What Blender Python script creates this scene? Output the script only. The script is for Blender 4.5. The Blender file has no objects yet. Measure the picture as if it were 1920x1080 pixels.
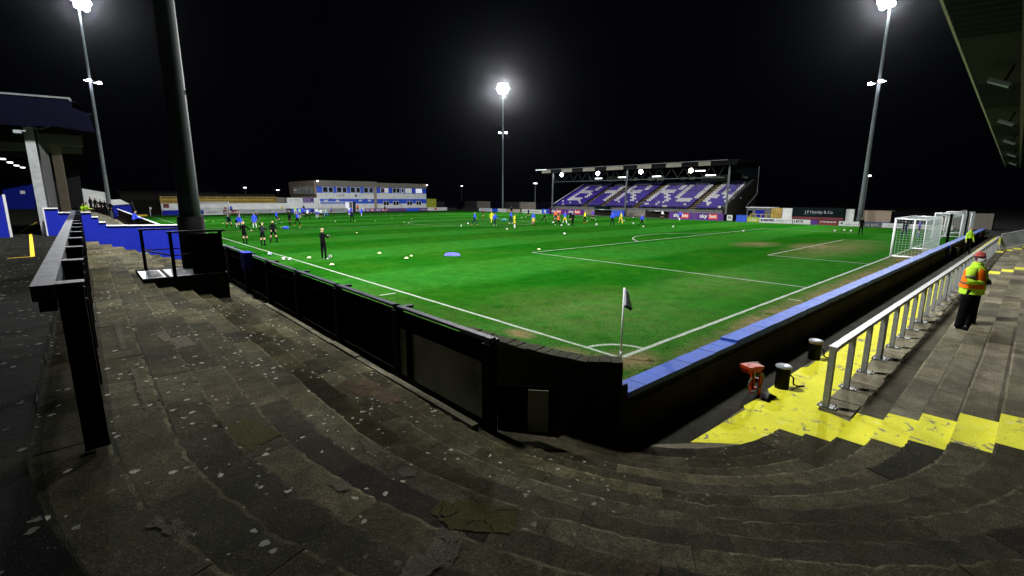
import bpy, math, random
from mathutils import Vector, Matrix
random.seed(7)
PI = math.pi
R = math.radians
sc = bpy.context.scene
COL = sc.collection

# ------------------------------------------------------------------ camera
cam_d = bpy.data.cameras.new('camera')
cam = bpy.data.objects.new('camera', cam_d)
COL.objects.link(cam)
cam_d.lens = 879.49 / 1920 * 36
cam_d.sensor_width = 36
cam_d.clip_start = 0.05
cam_d.clip_end = 2000
_pitch, _roll, _yaw = 0.19108, 0.00533, 0.73569
_F = Vector((math.sin(_yaw) * math.cos(_pitch), math.cos(_yaw) * math.cos(_pitch), -math.sin(_pitch)))
_Rt = Vector((math.cos(_yaw), -math.sin(_yaw), 0))
_U = _Rt.cross(_F)
_c, _s = math.cos(_roll), math.sin(_roll)
_x = _Rt * _c + _U * _s
_y = _U * _c - _Rt * _s
m = Matrix((( _x.x, _y.x, -_F.x, -8.871), (_x.y, _y.y, -_F.y, -6.018), (_x.z, _y.z, -_F.z, 3.659), (0, 0, 0, 1)))
cam.matrix_world = m
sc.camera = cam

# ------------------------------------------------------------------ world and exposure
w = bpy.data.worlds.new('World')
sc.world = w
w.use_nodes = True
bg = w.node_tree.nodes['Background']
bg.inputs[0].default_value = (0.30, 0.42, 1.0, 1)
bg.inputs[1].default_value = 0.0011
sc.view_settings.view_transform = 'Standard'
sc.view_settings.look = 'None'
sc.view_settings.gamma = 1
sc.view_settings.use_curve_mapping = False
sc.view_settings.exposure = 0.0

# floodlights of the four masts: (position, aim, power, cone degrees)
FLOODS = [
    ((-6.6, 10.5, 29.0), (12, 25, 0), 218000, 130),
    ((-5.9, 84.5, 29.0), (18, 60, 0), 150000, 124),
    ((69.8, 84.5, 29.0), (42, 54, 0), 225000, 122),
    ((72.8, 10.8, 29.0), (42, 28, 0), 185000, 118),
]


# ------------------------------------------------------------------ node helpers
def newmat(name):
    mt = bpy.data.materials.new(name)
    mt.use_nodes = True
    nt = mt.node_tree
    nt.nodes.clear()
    out = nt.nodes.new('ShaderNodeOutputMaterial')
    b = nt.nodes.new('ShaderNodeBsdfPrincipled')
    nt.links.new(b.outputs[0], out.inputs[0])
    return mt, nt, b


def noise(nt, scale, detail=4, rough=0.55, vec=None, dist=0.0):
    n = nt.nodes.new('ShaderNodeTexNoise')
    n.inputs['Scale'].default_value = scale
    n.inputs['Detail'].default_value = detail
    n.inputs['Roughness'].default_value = rough
    n.inputs['Distortion'].default_value = dist
    if vec is not None:
        nt.links.new(vec, n.inputs['Vector'])
    return n.outputs['Fac']


def ramp(nt, fac, stops):
    r = nt.nodes.new('ShaderNodeValToRGB')
    el = r.color_ramp.elements
    while len(el) < len(stops):
        el.new(0.5)
    for e, (p, c) in zip(el, stops):
        e.position = p
        e.color = (c, c, c, 1) if not hasattr(c, '__len__') else (*c[:3], 1)
    nt.links.new(fac, r.inputs[0])
    return r.outputs[0]


def mix(nt, fac, a, b, mode='MIX'):
    n = nt.nodes.new('ShaderNodeMix')
    n.data_type = 'RGBA'
    n.blend_type = mode
    for v, i in ((fac, 0), (a, 6), (b, 7)):
        if hasattr(v, 'is_linked') or isinstance(v, bpy.types.NodeSocket):
            nt.links.new(v, n.inputs[i])
        elif i == 0:
            n.inputs[0].default_value = v
        else:
            n.inputs[i].default_value = (*v[:3], 1)
    return n.outputs[2]


def mth(nt, op, a, b=None, clamp=False):
    n = nt.nodes.new('ShaderNodeMath')
    n.operation = op
    n.use_clamp = clamp
    for i, v in enumerate((a, b)):
        if v is None:
            continue
        if isinstance(v, (int, float)):
            n.inputs[i].default_value = v
        else:
            nt.links.new(v, n.inputs[i])
    return n.outputs[0]


def coords(nt):
    g = nt.nodes.new('ShaderNodeNewGeometry')
    return g.outputs['Position']


def objco(nt):
    g = nt.nodes.new('ShaderNodeTexCoord')
    return g.outputs['Object']


def bump(nt, b, h, strength=0.4, dist=0.02):
    n = nt.nodes.new('ShaderNodeBump')
    n.inputs['Strength'].default_value = strength
    n.inputs['Distance'].default_value = dist
    nt.links.new(h, n.inputs['Height'])
    nt.links.new(n.outputs[0], b.inputs['Normal'])


def basic(name, col, rough=0.6, metal=0.0, var=0.25, scale=3.0, bmp=0.15, spec=0.4, wear=None):
    mt, nt, b = newmat(name)
    v = objco(nt)
    f = noise(nt, scale, 5, 0.6, v)
    dark = tuple(c * (1 - var) for c in col)
    lite = tuple(min(1, c * (1 + var)) for c in col)
    c = ramp(nt, f, [(0.3, dark), (0.7, lite)])
    if wear:
        f2 = noise(nt, scale * 3.1, 6, 0.7, v)
        k = ramp(nt, f2, [(wear[1], 0.0), (wear[1] + 0.08, 1.0)])
        c = mix(nt, k, c, wear[0])
    nt.links.new(c, b.inputs['Base Color'])
    b.inputs['Roughness'].default_value = rough
    b.inputs['Metallic'].default_value = metal
    b.inputs['Specular IOR Level'].default_value = spec
    if bmp:
        bump(nt, b, noise(nt, scale * 12, 3, 0.6, v), bmp, 0.01)
    return mt


def emit(name, col, strength):
    mt, nt, b = newmat(name)
    b.inputs['Base Color'].default_value = (0.8, 0.8, 0.8, 1)
    b.inputs['Emission Color'].default_value = (*col, 1)
    b.inputs['Emission Strength'].default_value = strength
    return mt


# ------------------------------------------------------------------ concrete
def concrete(name, c1, c2, spots=0.5, rough=0.9, gravel=0.5, tone=True):
    mt, nt, b = newmat(name)
    P = coords(nt)
    big = noise(nt, 0.55, 5, 0.62, P)
    mid = noise(nt, 3.6, 9, 0.78, P, 0.5)
    fine = noise(nt, 60, 5, 0.85, P)
    c = ramp(nt, mid, [(0.30, c1), (0.68, c2)])
    c = mix(nt, ramp(nt, big, [(0.35, 0.0), (0.65, 0.75)]), c, tuple(v * 0.5 for v in c1), 'MIX')
    c = mix(nt, 1.0, c, ramp(nt, fine, [(0.26, 0.10), (0.5, 0.85), (0.72, 2.3)]), 'MULTIPLY')
    # moss
    ms = noise(nt, 1.4, 6, 0.7, P)
    c = mix(nt, ramp(nt, ms, [(0.52, 0.0), (0.70, 0.55)]), c, (0.026, 0.027, 0.009))
    rst = noise(nt, 2.3, 5, 0.6, P, 1.0)
    c = mix(nt, ramp(nt, rst, [(0.62, 0.0), (0.78, 0.4)]), c, (0.055, 0.034, 0.020))
    if tone:
        at = nt.nodes.new('ShaderNodeAttribute')
        at.attribute_name = 'tone'
        c = mix(nt, 1.0, c, at.outputs['Color'], 'MULTIPLY')
    # pale stones showing in the worn surface
    v = nt.nodes.new('ShaderNodeTexVoronoi')
    v.inputs['Scale'].default_value = 70
    nt.links.new(P, v.inputs['Vector'])
    st = ramp(nt, v.outputs['Distance'], [(0.12, 1.0), (0.2, 0.0)])
    sep = nt.nodes.new('ShaderNodeSeparateColor')
    nt.links.new(v.outputs['Color'], sep.inputs[0])
    pick = ramp(nt, sep.outputs[0], [(0.70, 0.0), (0.75, 1.0)])
    k = mth(nt, 'MULTIPLY', st, pick)
    k = mth(nt, 'MULTIPLY', k, gravel)
    c = mix(nt, k, c, (0.22, 0.21, 0.165))
    # lichen and gum spots, gathered in bands
    if spots:
        v2 = nt.nodes.new('ShaderNodeTexVoronoi')
        v2.inputs['Scale'].default_value = 11.0
        dn = nt.nodes.new('ShaderNodeVectorMath')
        dn.operation = 'ADD'
        nz = nt.nodes.new('ShaderNodeTexNoise')
        nz.inputs['Scale'].default_value = 22
        nz.inputs['Detail'].default_value = 6
        nt.links.new(P, nz.inputs['Vector'])
        sc_ = nt.nodes.new('ShaderNodeVectorMath')
        sc_.operation = 'SCALE'
        sc_.inputs['Scale'].default_value = 0.075
        nt.links.new(nz.outputs['Color'], sc_.inputs[0])
        nt.links.new(P, dn.inputs[0])
        nt.links.new(sc_.outputs[0], dn.inputs[1])
        nt.links.new(dn.outputs[0], v2.inputs['Vector'])
        s2 = nt.nodes.new('ShaderNodeSeparateColor')
        nt.links.new(v2.outputs['Color'], s2.inputs[0])
        rad = mth(nt, 'MULTIPLY', s2.outputs[1], 0.31)
        dd = mth(nt, 'SUBTRACT', rad, v2.outputs['Distance'])
        dd = ramp(nt, dd, [(0.0, 0.0), (0.03, 1.0)])
        pk = ramp(nt, s2.outputs[0], [(0.30, 0.0), (0.34, 1.0)])
        band = ramp(nt, noise(nt, 1.25, 3, 0.5, P), [(0.44, 0.0), (0.50, 1.0)])
        sp_ = nt.nodes.new('ShaderNodeSeparateXYZ'); nt.links.new(P, sp_.inputs[0])
        side = mth(nt, 'MULTIPLY', mth(nt, 'ADD', sp_.outputs[1], 4.6), 0.5, True)
        band = mth(nt, 'MULTIPLY', band, mth(nt, 'MAXIMUM', side, 0.08))
        k = mth(nt, 'MULTIPLY', mth(nt, 'MULTIPLY', dd, pk), mth(nt, 'MULTIPLY', band, spots))
        c = mix(nt, k, c, (0.36, 0.36, 0.30))
    nt.links.new(c, b.inputs['Base Color'])
    b.inputs['Roughness'].default_value = rough
    b.inputs['Specular IOR Level'].default_value = 0.06
    h = mth(nt, 'ADD', mth(nt, 'MULTIPLY', fine, 0.5), mth(nt, 'MULTIPLY', mid, 1.2))
    bump(nt, b, h, 1.0, 0.035)
    return mt


M = {}
M['slab'] = concrete('terrace_concrete', (0.021, 0.0190, 0.0100), (0.098, 0.090, 0.053), 0.95, gravel=0.9)
M['slab_clean'] = concrete('clean_terrace_concrete', (0.13, 0.119, 0.080), (0.29, 0.265, 0.188), 0.0, gravel=0.2)
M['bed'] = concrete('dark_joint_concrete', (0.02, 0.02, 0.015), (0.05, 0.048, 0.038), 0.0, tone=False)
M['asphalt'] = concrete('promenade_asphalt', (0.0022, 0.0026, 0.002), (0.009, 0.0095, 0.007), 0.4, gravel=0.45, tone=False)
M['patch_olive'] = concrete('olive_repair', (0.040, 0.040, 0.010), (0.062, 0.060, 0.016), 0.0, gravel=0.2, tone=False)
M['patch_pale'] = concrete('pale_mortar', (0.075, 0.066, 0.047), (0.13, 0.115, 0.085), 0.0, gravel=0.1, tone=False)
M['patch_brown'] = concrete('brown_mortar', (0.06, 0.042, 0.026), (0.10, 0.072, 0.045), 0.0, gravel=0.1, tone=False)
M['kerb'] = concrete('dwarf_kerb', (0.075, 0.073, 0.048), (0.165, 0.155, 0.11), 0.2, tone=False)
M['brick_dark'] = concrete('dark_render', (0.022, 0.018, 0.013), (0.055, 0.046, 0.032), 0.0, gravel=0.1, tone=False)
M['moss_stone'] = concrete('mossy_stone', (0.03, 0.034, 0.018), (0.085, 0.085, 0.055), 0.0, gravel=0.3, tone=False)


def yellow_paint():
    mt, nt, b = newmat('worn_yellow_paint')
    P = coords(nt)
    base = ramp(nt, noise(nt, 1.8, 5, 0.6, P), [(0.3, (0.60, 0.59, 0.022)), (0.7, (0.74, 0.72, 0.040))])
    base = mix(nt, 1.0, base, ramp(nt, noise(nt, 35, 3, 0.7, P), [(0.25, 0.82), (0.6, 1.03)]), 'MULTIPLY')
    pale = ramp(nt, noise(nt, 4.0, 5, 0.65, P), [(0.60, 0.0), (0.68, 0.55)])
    base = mix(nt, pale, base, (0.68, 0.65, 0.30))
    wr = noise(nt, 2.6, 8, 0.78, P, 0.6)
    k = ramp(nt, wr, [(0.565, 0.0), (0.60, 1.0)])
    base = mix(nt, k, base, (0.17, 0.16, 0.12))
    dirt = ramp(nt, noise(nt, 0.8, 6, 0.7, P), [(0.5, 0.0), (0.75, 0.45)])
    base = mix(nt, dirt, base, (0.48, 0.46, 0.03))
    nt.links.new(base, b.inputs['Base Color'])
    b.inputs['Roughness'].default_value = 0.8
    b.inputs['Specular IOR Level'].default_value = 0.1
    bump(nt, b, noise(nt, 50, 3, 0.7, P), 0.35, 0.01)
    return mt


M['yellow'] = yellow_paint()


def blue_coping():
    mt, nt, b = newmat('worn_blue_paint')
    P = coords(nt)
    c = ramp(nt, noise(nt, 2.2, 5, 0.6, P), [(0.3, (0.004, 0.038, 0.25)), (0.7, (0.008, 0.068, 0.40))])
    k = ramp(nt, noise(nt, 6, 6, 0.75, P), [(0.50, 0.0), (0.66, 0.75)])
    # paint is rubbed paler further along, past the corner
    sx = nt.nodes.new('ShaderNodeSeparateXYZ')
    nt.links.new(P, sx.inputs[0])
    far = mth(nt, 'DIVIDE', sx.outputs[0], 7.0, True)
    c = mix(nt, mth(nt, 'MULTIPLY', k, far), c, (0.13, 0.19, 0.48))
    k2 = ramp(nt, noise(nt, 11, 7, 0.8, P), [(0.62, 0.0), (0.66, 1.0)])
    c = mix(nt, k2, c, (0.05, 0.05, 0.05))
    nt.links.new(c, b.inputs['Base Color'])
    b.inputs['Roughness'].default_value = 0.7
    bump(nt, b, noise(nt, 30, 4, 0.7, P), 0.5, 0.01)
    return mt


M['blue_coping'] = blue_coping()


def grass_mat():
    mt, nt, b = newmat('pitch_turf')
    P = coords(nt)
    sx = nt.nodes.new('ShaderNodeSeparateXYZ')
    nt.links.new(P, sx.inputs[0])
    # mown bands of light and dark grass
    wob = noise(nt, 0.06, 3, 0.5, P)
    ph = mth(nt, 'ADD', mth(nt, 'MULTIPLY', sx.outputs[1], 0.571), mth(nt, 'MULTIPLY', wob, 1.2))
    s = mth(nt, 'SINE', ph)
    s = mth(nt, 'ADD', mth(nt, 'MULTIPLY', s, 0.5), 0.5)
    s = ramp(nt, s, [(0.35, 0.0), (0.65, 1.0)])
    c = mix(nt, s, (0.0042, 0.053, 0.0026), (0.0115, 0.080, 0.0080))
    big = noise(nt, 0.16, 5, 0.6, P)
    c = mix(nt, ramp(nt, big, [(0.40, 0.0), (0.64, 0.6)]), c, (0.018, 0.066, 0.005))
    med = noise(nt, 1.3, 6, 0.72, P)
    c = mix(nt, 1.0, c, ramp(nt, med, [(0.3, 0.66), (0.7, 1.22)]), 'MULTIPLY')
    fine = noise(nt, 26, 5, 0.8, P)
    c = mix(nt, 1.0, c, ramp(nt, fine, [(0.3, 0.45), (0.7, 1.5)]), 'MULTIPLY')
    # worn brown earth where the pitch is used hardest
    wear = None
    for (ex, ey, rx, ry, k) in [(33.5, 4.0, 9.0, 2.6, .62), (33.5, 5.0, 3.6, 2.0, 1.0), (31.5, 9.0, 3.0, 1.6, .7), (16, -0.95, 17, 0.75, 1.02), (7, -0.75, 4.5, 0.5, 1.05),
                                (30, -0.9, 9, 0.9, 1.05), (-0.42, 3.0, 0.35, 0.55, 1.35), (-0.65, 0.9, 0.5, 0.8, 1.1),
                                (0.1, -0.2, 0.9, 0.7, 1.1), (3.0, 3.2, 4.5, 4.0, 0.24), (12, 3, 5, 2.4, 0.2), (-2.2, 4, 2.4, 9, .2), (4, -1.2, 6, .5, 1.1), (13, -1.4, 8, .6, 1.2), (26, -1.3, 8, .7, 1.2), (-.5, .3, .5, .4, 1.4), (-1.0, -1.2, 1.0, .5, .95)]:
        mp = nt.nodes.new('ShaderNodeMapping')
        mp.vector_type = 'TEXTURE'
        mp.inputs['Location'].default_value = (ex, ey, 0)
        mp.inputs['Scale'].default_value = (rx, ry, 1000)
        nt.links.new(P, mp.inputs[0])
        ln = nt.nodes.new('ShaderNodeVectorMath')
        ln.operation = 'LENGTH'
        nt.links.new(mp.outputs[0], ln.inputs[0])
        v = mth(nt, 'MULTIPLY', mth(nt, 'SUBTRACT', 1.25, ln.outputs['Value'], True), k)
        wear = v if wear is None else mth(nt, 'MAXIMUM', wear, v)
    n1 = noise(nt, 1.1, 7, 0.78, P, 0.3)
    ww = mth(nt, 'MULTIPLY', wear, ramp(nt, n1, [(0.34, 0.0), (0.52, 1.0)]), True)
    soil = ramp(nt, noise(nt, 9, 6, 0.8, P), [(0.3, (0.050, 0.040, 0.018)), (0.75, (0.20, 0.165, 0.085))])
    c = mix(nt, ww, c, soil)
    nt.links.new(c, b.inputs['Base Color'])
    b.inputs['Roughness'].default_value = 1.0
    b.inputs['Specular IOR Level'].default_value = 0.0
    bump(nt, b, mth(nt, 'ADD', fine, med), 0.8, 0.03)
    return mt


M['grass'] = grass_mat()


def chalk():
    mt, nt, b = newmat('white_line_paint')
    P = coords(nt)
    k = ramp(nt, noise(nt, 14, 6, 0.8, P), [(0.42, 0.0), (0.62, 0.85)])
    c = mix(nt, k, (0.21, 0.235, 0.20), (0.04, 0.10, 0.03))
    nt.links.new(c, b.inputs['Base Color'])
    b.inputs['Roughness'].default_value = 0.9
    return mt


M['chalk'] = chalk()
M['galv'] = basic('galvanised_steel', (0.235, 0.25, 0.26), 0.5, 0.0, 0.2, 6, 0.1, spec=.35)
M['galv_dark'] = basic('weathered_galvanised_steel', (0.085, 0.095, 0.10), 0.55, 0.0, 0.3, 2, 0.1)
M['black'] = basic('black_paint', (0.0025, 0.0025, 0.003), 0.7, 0.0, 0.4, 5, 0.2, spec=.05, wear=((0.010, 0.010, 0.012), 0.68))
M['black_board'] = basic('black_board', (0.0018, 0.0018, 0.002), 1.0, 0.0, 0.4, 3, 0.0, spec=.0)
M['rail_top'] = basic('scuffed_black_rail', (0.036, 0.040, 0.056), 0.6, 0.0, 0.45, 7, 0.3, spec=.15, wear=((0.08, 0.085, 0.11), 0.55))
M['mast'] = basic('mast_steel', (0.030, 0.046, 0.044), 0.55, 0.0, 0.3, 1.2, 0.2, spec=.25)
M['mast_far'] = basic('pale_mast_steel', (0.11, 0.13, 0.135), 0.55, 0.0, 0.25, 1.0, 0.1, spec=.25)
M['blue'] = basic('blue_masonry_paint', (0.008, 0.018, 0.30), 0.7, 0, 0.12, 1.3, 0.3, spec=.1, wear=((0.010, 0.02, 0.23), 0.63))
M['navy'] = basic('navy_sheet', (0.0005, 0.0006, 0.0055), 0.9, 0, 0.3, 1, 0.1, spec=.05)
M['white'] = basic('white_masonry_paint', (0.66, 0.68, 0.68), 0.75, 0, 0.14, 0.8, 0.2, wear=((0.38, 0.37, 0.34), 0.66))
M['white_edge'] = basic('white_edge_paint', (0.55, 0.56, 0.60), 0.6, 0, 0.15, 3, 0.1)
M['white_board'] = basic('white_board', (0.58, 0.60, 0.60), 0.5, 0, 0.1, 1, 0)
M['grey_board'] = basic('grey_board', (0.34, 0.37, 0.38), 0.5, 0, 0.1, 1, 0)
M['frame_white'] = basic('white_aluminium', (0.80, 0.81, 0.83), 0.35, 0, 0.06, 4, 0)
M['net'] = basic('white_net_cord', (0.36, 0.42, 0.42), 0.8, 0, 0.05, 4, 0)
M['purple'] = basic('purple_board', (0.075, 0.012, 0.20), 0.45, 0, 0.12, 0.8, 0)
M['royal'] = basic('royal_blue_board', (0.014, 0.075, 0.62), 0.45, 0, 0.12, 0.8, 0)
M['red'] = basic('red_panel', (0.60, 0.03, 0.015), 0.45, 0, 0.1, 1, 0)
M['maroon'] = basic('maroon_board', (0.13, 0.012, 0.018), 0.5, 0, 0.2, 1, 0)
M['dkgreen'] = basic('dark_green_sheet', (0.0025, 0.009, 0.0085), 0.7, 0, 0.2, 0.6, 0.1, spec=.06)
M['yellow_flat'] = basic('yellow_steel_paint', (0.55, 0.38, 0.02), 0.6, 0, 0.25, 2, 0.1)
M['ochre'] = basic('ochre_boards', (0.36, 0.25, 0.06), 0.7, 0, 0.35, 1.2, 0.2)
M['lime_board'] = basic('yellow_green_board', (0.32, 0.36, 0.03), 0.6, 0, 0.2, 1, 0)
M['tan'] = basic('tan_brick_render', (0.30, 0.24, 0.18), 0.85, 0, 0.15, 3, 0.3)
M['taupe'] = basic('taupe_cladding', (0.16, 0.145, 0.12), 0.7, 0, 0.12, 0.7, 0.1)
M['seat_purple'] = basic('purple_seat_plastic', (0.032, 0.011, 0.225), 0.4, 0, 0.12, 5, 0)
M['seat_white'] = basic('white_seat_plastic', (0.46, 0.45, 0.47), 0.45, 0, 0.1, 5, 0)
M['dark'] = basic('dark_void', (0.012, 0.012, 0.014), 0.8, 0, 0.3, 1, 0)
M['brown_dark'] = basic('dark_brown_panel', (0.012, 0.011, 0.008), 0.85, 0, 0.35, 1.6, 0.2, spec=.1)
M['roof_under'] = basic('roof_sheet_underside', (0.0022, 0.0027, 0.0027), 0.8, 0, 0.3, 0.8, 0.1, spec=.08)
M['roof_pale'] = basic('translucent_roof_sheet', (0.020, 0.026, 0.023), 0.7, 0, 0.25, 1.0, 0.1, spec=.1)
M['glass_dark'] = basic('dark_window_glass', (0.012, 0.014, 0.018), 0.12, 0, 0.2, 1, 0, spec=0.6)
M['lamp'] = emit('lit_floodlight_lens', (0.93, 0.96, 1.0), 800)
M['lamp_violet'] = emit('lit_violet_lamp_lens', (0.88, 0.82, 1.0), 60)
M['lamp_small'] = emit('lit_small_lamp', (0.95, 0.93, 1.0), 3.5)
M['lamp_warm'] = emit('lit_warm_lamp', (1.0, 0.72, 0.5), 25)
M['window_lit'] = emit('lit_window', (0.75, 0.78, 1.0), 0.55)
M['window_dim'] = emit('dimly_lit_window', (0.55, 0.55, 0.60), 0.10)
M['orange'] = basic('orange_red_paint', (0.36, 0.028, 0.004), 0.4, 0, 0.2, 8, 0.1, wear=((0.25, 0.04, 0.02), 0.62))
M['cable'] = basic('grey_cable', (0.10, 0.11, 0.11), 0.5, 0, 0.2, 8, 0)
M['rubber'] = basic('black_rubber', (0.0025, 0.0025, 0.0025), 0.6, 0, 0.3, 8, 0, spec=.1)
M['cap_white'] = basic('white_cap_plastic', (0.22, 0.245, 0.27), 0.35, 0, 0.1, 8, 0)
M['cap_tan'] = basic('tan_band', (0.32, 0.17, 0.07), 0.5, 0, 0.1, 8, 0)
M['perspex'] = basic('scuffed_perspex', (0.27, 0.28, 0.21), 0.4, 0, 0.5, 1.1, 0.05, spec=0.5)
M['grating'] = basic('steel_grating', (0.20, 0.21, 0.24), 0.5, 0.0, 0.2, 4, 0.1)
M['marker'] = basic('pale_yellow_marker', (0.62, 0.60, 0.28), 0.5, 0, 0.05, 4, 0)
M['ball_white'] = basic('white_ball_panel', (0.80, 0.80, 0.80), 0.4, 0, 0.03, 8, 0)
M['ball_dark'] = basic('dark_ball_panel', (0.02, 0.02, 0.03), 0.4, 0, 0.03, 8, 0)
M['ball_blue'] = basic('blue_ball_panel', (0.02, 0.12, 0.55), 0.4, 0, 0.03, 8, 0)
M['bluebag'] = basic('bright_blue_cloth', (0.07, 0.07, 0.65), 0.8, 0, 0.4, 5, 0.3)
M['teal'] = basic('teal_board', (0.01, 0.16, 0.13), 0.6, 0, 0.2, 1, 0)
M['distant'] = basic('unlit_ground', (0.02, 0.02, 0.02), 0.9, 0, 0.3, 0.1, 0)
M['lettering_white'] = basic('white_lettering', (0.80, 0.80, 0.78), 0.5, 0, 0.03, 4, 0)
M['lettering_navy'] = basic('navy_lettering', (0.01, 0.01, 0.10), 0.5, 0, 0.03, 4, 0)
M['lettering_black'] = basic('black_lettering', (0.012, 0.012, 0.014), 0.5, 0, 0.03, 4, 0)


# ------------------------------------------------------------------ mesh builder
class MB:
    def __init__(s):
        s.v = []; s.f = []; s.m = []; s.t = []

    def add(s, vs, fs, mi=0, tone=None):
        o = len(s.v)
        s.v += [tuple(v) for v in vs]
        s.f += [tuple(i + o for i in f) for f in fs]
        s.m += [mi] * len(fs)
        s.t += [tone if tone else (1, 1, 1)] * len(fs)
        return s

    def box(s, x0, x1, y0, y1, z0, z1, mi=0, tone=None):
        vs = [(x0, y0, z0), (x1, y0, z0), (x1, y1, z0), (x0, y1, z0), (x0, y0, z1), (x1, y0, z1), (x1, y1, z1), (x0, y1, z1)]
        return s.add(vs, [(0, 3, 2, 1), (4, 5, 6, 7), (0, 1, 5, 4), (1, 2, 6, 5), (2, 3, 7, 6), (3, 0, 4, 7)], mi, tone)

    def bar(s, a, b, w, h, mi=0, up=(0, 0, 1)):
        a = Vector(a); b = Vector(b); d = (b - a).normalized()
        u = Vector(up)
        if abs(d.dot(u)) > 0.98:
            u = Vector((1, 0, 0))
        x = d.cross(u).normalized(); y = x.cross(d).normalized()
        vs = []
        for p in (a, b):
            for sx, sy in ((-1, -1), (1, -1), (1, 1), (-1, 1)):
                vs.append(p + x * sx * w / 2 + y * sy * h / 2)
        return s.add(vs, [(3, 2, 1, 0), (4, 5, 6, 7), (0, 1, 5, 4), (1, 2, 6, 5), (2, 3, 7, 6), (3, 0, 4, 7)], mi)

    def tube(s, pts, r, n=8, mi=0, cap=True):
        pts = [Vector(p) for p in pts]
        rs = r if hasattr(r, '__len__') else [r] * len(pts)
        vs = []; fs = []
        ref = Vector((0, 0, 1))
        for i, p in enumerate(pts):
            d = (pts[min(i + 1, len(pts) - 1)] - pts[max(i - 1, 0)]).normalized()
            if abs(d.dot(ref)) > 0.95:
                u = Vector((1, 0, 0))
            else:
                u = ref
            x = d.cross(u).normalized(); y = x.cross(d).normalized()
            for k in range(n):
                a = 2 * PI * k / n
                vs.append(p + (x * math.cos(a) + y * math.sin(a)) * rs[i])
        for i in range(len(pts) - 1):
            for k in range(n):
                k2 = (k + 1) % n
                fs.append((i * n + k, i * n + k2, (i + 1) * n + k2, (i + 1) * n + k))
        if cap:
            fs.append(tuple(range(n - 1, -1, -1)))
            o = (len(pts) - 1) * n
            fs.append(tuple(range(o, o + n)))
        return s.add(vs, fs, mi)

    def lathe(s, prof, c=(0, 0, 0), n=16, mi=0):
        vs = []; fs = []
        for r, z in prof:
            for k in range(n):
                a = 2 * PI * k / n
                vs.append((c[0] + r * math.cos(a), c[1] + r * math.sin(a), c[2] + z))
        for i in range(len(prof) - 1):
            for k in range(n):
                k2 = (k + 1) % n
                fs.append((i * n + k, i * n + k2, (i + 1) * n + k2, (i + 1) * n + k))
        fs.append(tuple(range(n - 1, -1, -1)))
        o = (len(prof) - 1) * n
        fs.append(tuple(range(o, o + n)))
        return s.add(vs, fs, mi)

    def prism(s, poly, z0, z1, mi=0, tone=None):
        n = len(poly)
        vs = [(x, y, z0) for x, y in poly] + [(x, y, z1) for x, y in poly]
        fs = [tuple(range(n - 1, -1, -1)), tuple(range(n, 2 * n))]
        fs += [(i, (i + 1) % n, n + (i + 1) % n, n + i) for i in range(n)]
        return s.add(vs, fs, mi, tone)

    def sphere(s, c, r, n=10, mi=0, sq=1.0):
        prof = []
        for i in range(n // 2 + 1):
            a = -PI / 2 + PI * i / (n // 2)
            prof.append((max(0.001, r * math.cos(a)), r * math.sin(a) * sq))
        return s.lathe(prof, c, n, mi)

    def mesh(s, name, mats, smooth=False, tone=False):
        me = bpy.data.meshes.new(name)
        me.from_pydata(s.v, [], s.f)
        for mt in mats:
            me.materials.append(mt)
        me.polygons.foreach_set('material_index', s.m)
        if smooth:
            me.polygons.foreach_set('use_smooth', [True] * len(s.f))
        if tone:
            ca = me.color_attributes.new('tone', 'FLOAT_COLOR', 'CORNER')
            dat = []
            for f, t in zip(s.f, s.t):
                dat += [t[0], t[1], t[2], 1.0] * len(f)
            ca.data.foreach_set('color', dat)
        me.update()
        return me

    def obj(s, name, mats, parent=None, smooth=False, tone=False, loc=None):
        if not isinstance(mats, (list, tuple)):
            mats = [mats]
        o = bpy.data.objects.new(name, s.mesh(name, mats, smooth, tone))
        COL.objects.link(o)
        if parent is not None:
            o.parent = parent
        if loc is not None:
            o.location = loc
        return o


def tag(o, label=None, cat=None, group=None, kind=None):
    if label: o['label'] = label
    if cat: o['category'] = cat
    if group: o['group'] = group
    if kind: o['kind'] = kind
    return o


def empty(name, loc=(0, 0, 0), rz=0, label=None, cat=None, group=None, kind=None):
    o = bpy.data.objects.new(name, None)
    COL.objects.link(o)
    o.empty_display_size = 0.2
    o.location = loc
    o.rotation_euler = (0, 0, rz)
    return tag(o, label, cat, group, kind)


def children(o):
    return [c for c in CH.get(o.name, [])]


def copy_tree(o, parent=None):
    c = o.copy()
    COL.objects.link(c)
    c.parent = parent
    for ch in list(o.children):
        copy_tree(ch, c)
    return c


def text_obj(body, size, mat_, parent, origin, xdir, ydir=(0, 0, 1), bold=0.0, name='lettering', align='LEFT', width=None):
    cu = bpy.data.curves.new('t', 'FONT')
    cu.body = body
    cu.size = size
    cu.extrude = 0.004
    cu.offset = bold
    cu.align_x = align
    cu.resolution_u = 3
    to = bpy.data.objects.new('t', cu)
    COL.objects.link(to)
    dg = bpy.context.evaluated_depsgraph_get()
    me = bpy.data.meshes.new_from_object(to.evaluated_get(dg))
    bpy.data.objects.remove(to)
    bpy.data.curves.remove(cu)
    x = Vector(xdir).normalized(); y = Vector(ydir).normalized(); z = x.cross(y)
    if width and len(me.vertices):
        xs = [v.co.x for v in me.vertices]
        k = width / (max(xs) - min(xs))
        for v in me.vertices:
            v.co.x *= k
    M4 = Matrix(((x.x, y.x, z.x, origin[0]), (x.y, y.y, z.y, origin[1]), (x.z, y.z, z.z, origin[2]), (0, 0, 0, 1)))
    me.transform(M4)
    me.materials.clear()
    me.materials.append(mat_)
    o = bpy.data.objects.new(name, me)
    COL.objects.link(o)
    if parent is not None:
        o.parent = parent
        o.matrix_parent_inverse = Matrix.Translation(parent.location).inverted() if parent.type == 'EMPTY' and parent.location.length > 0 else Matrix()
    return o


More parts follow.
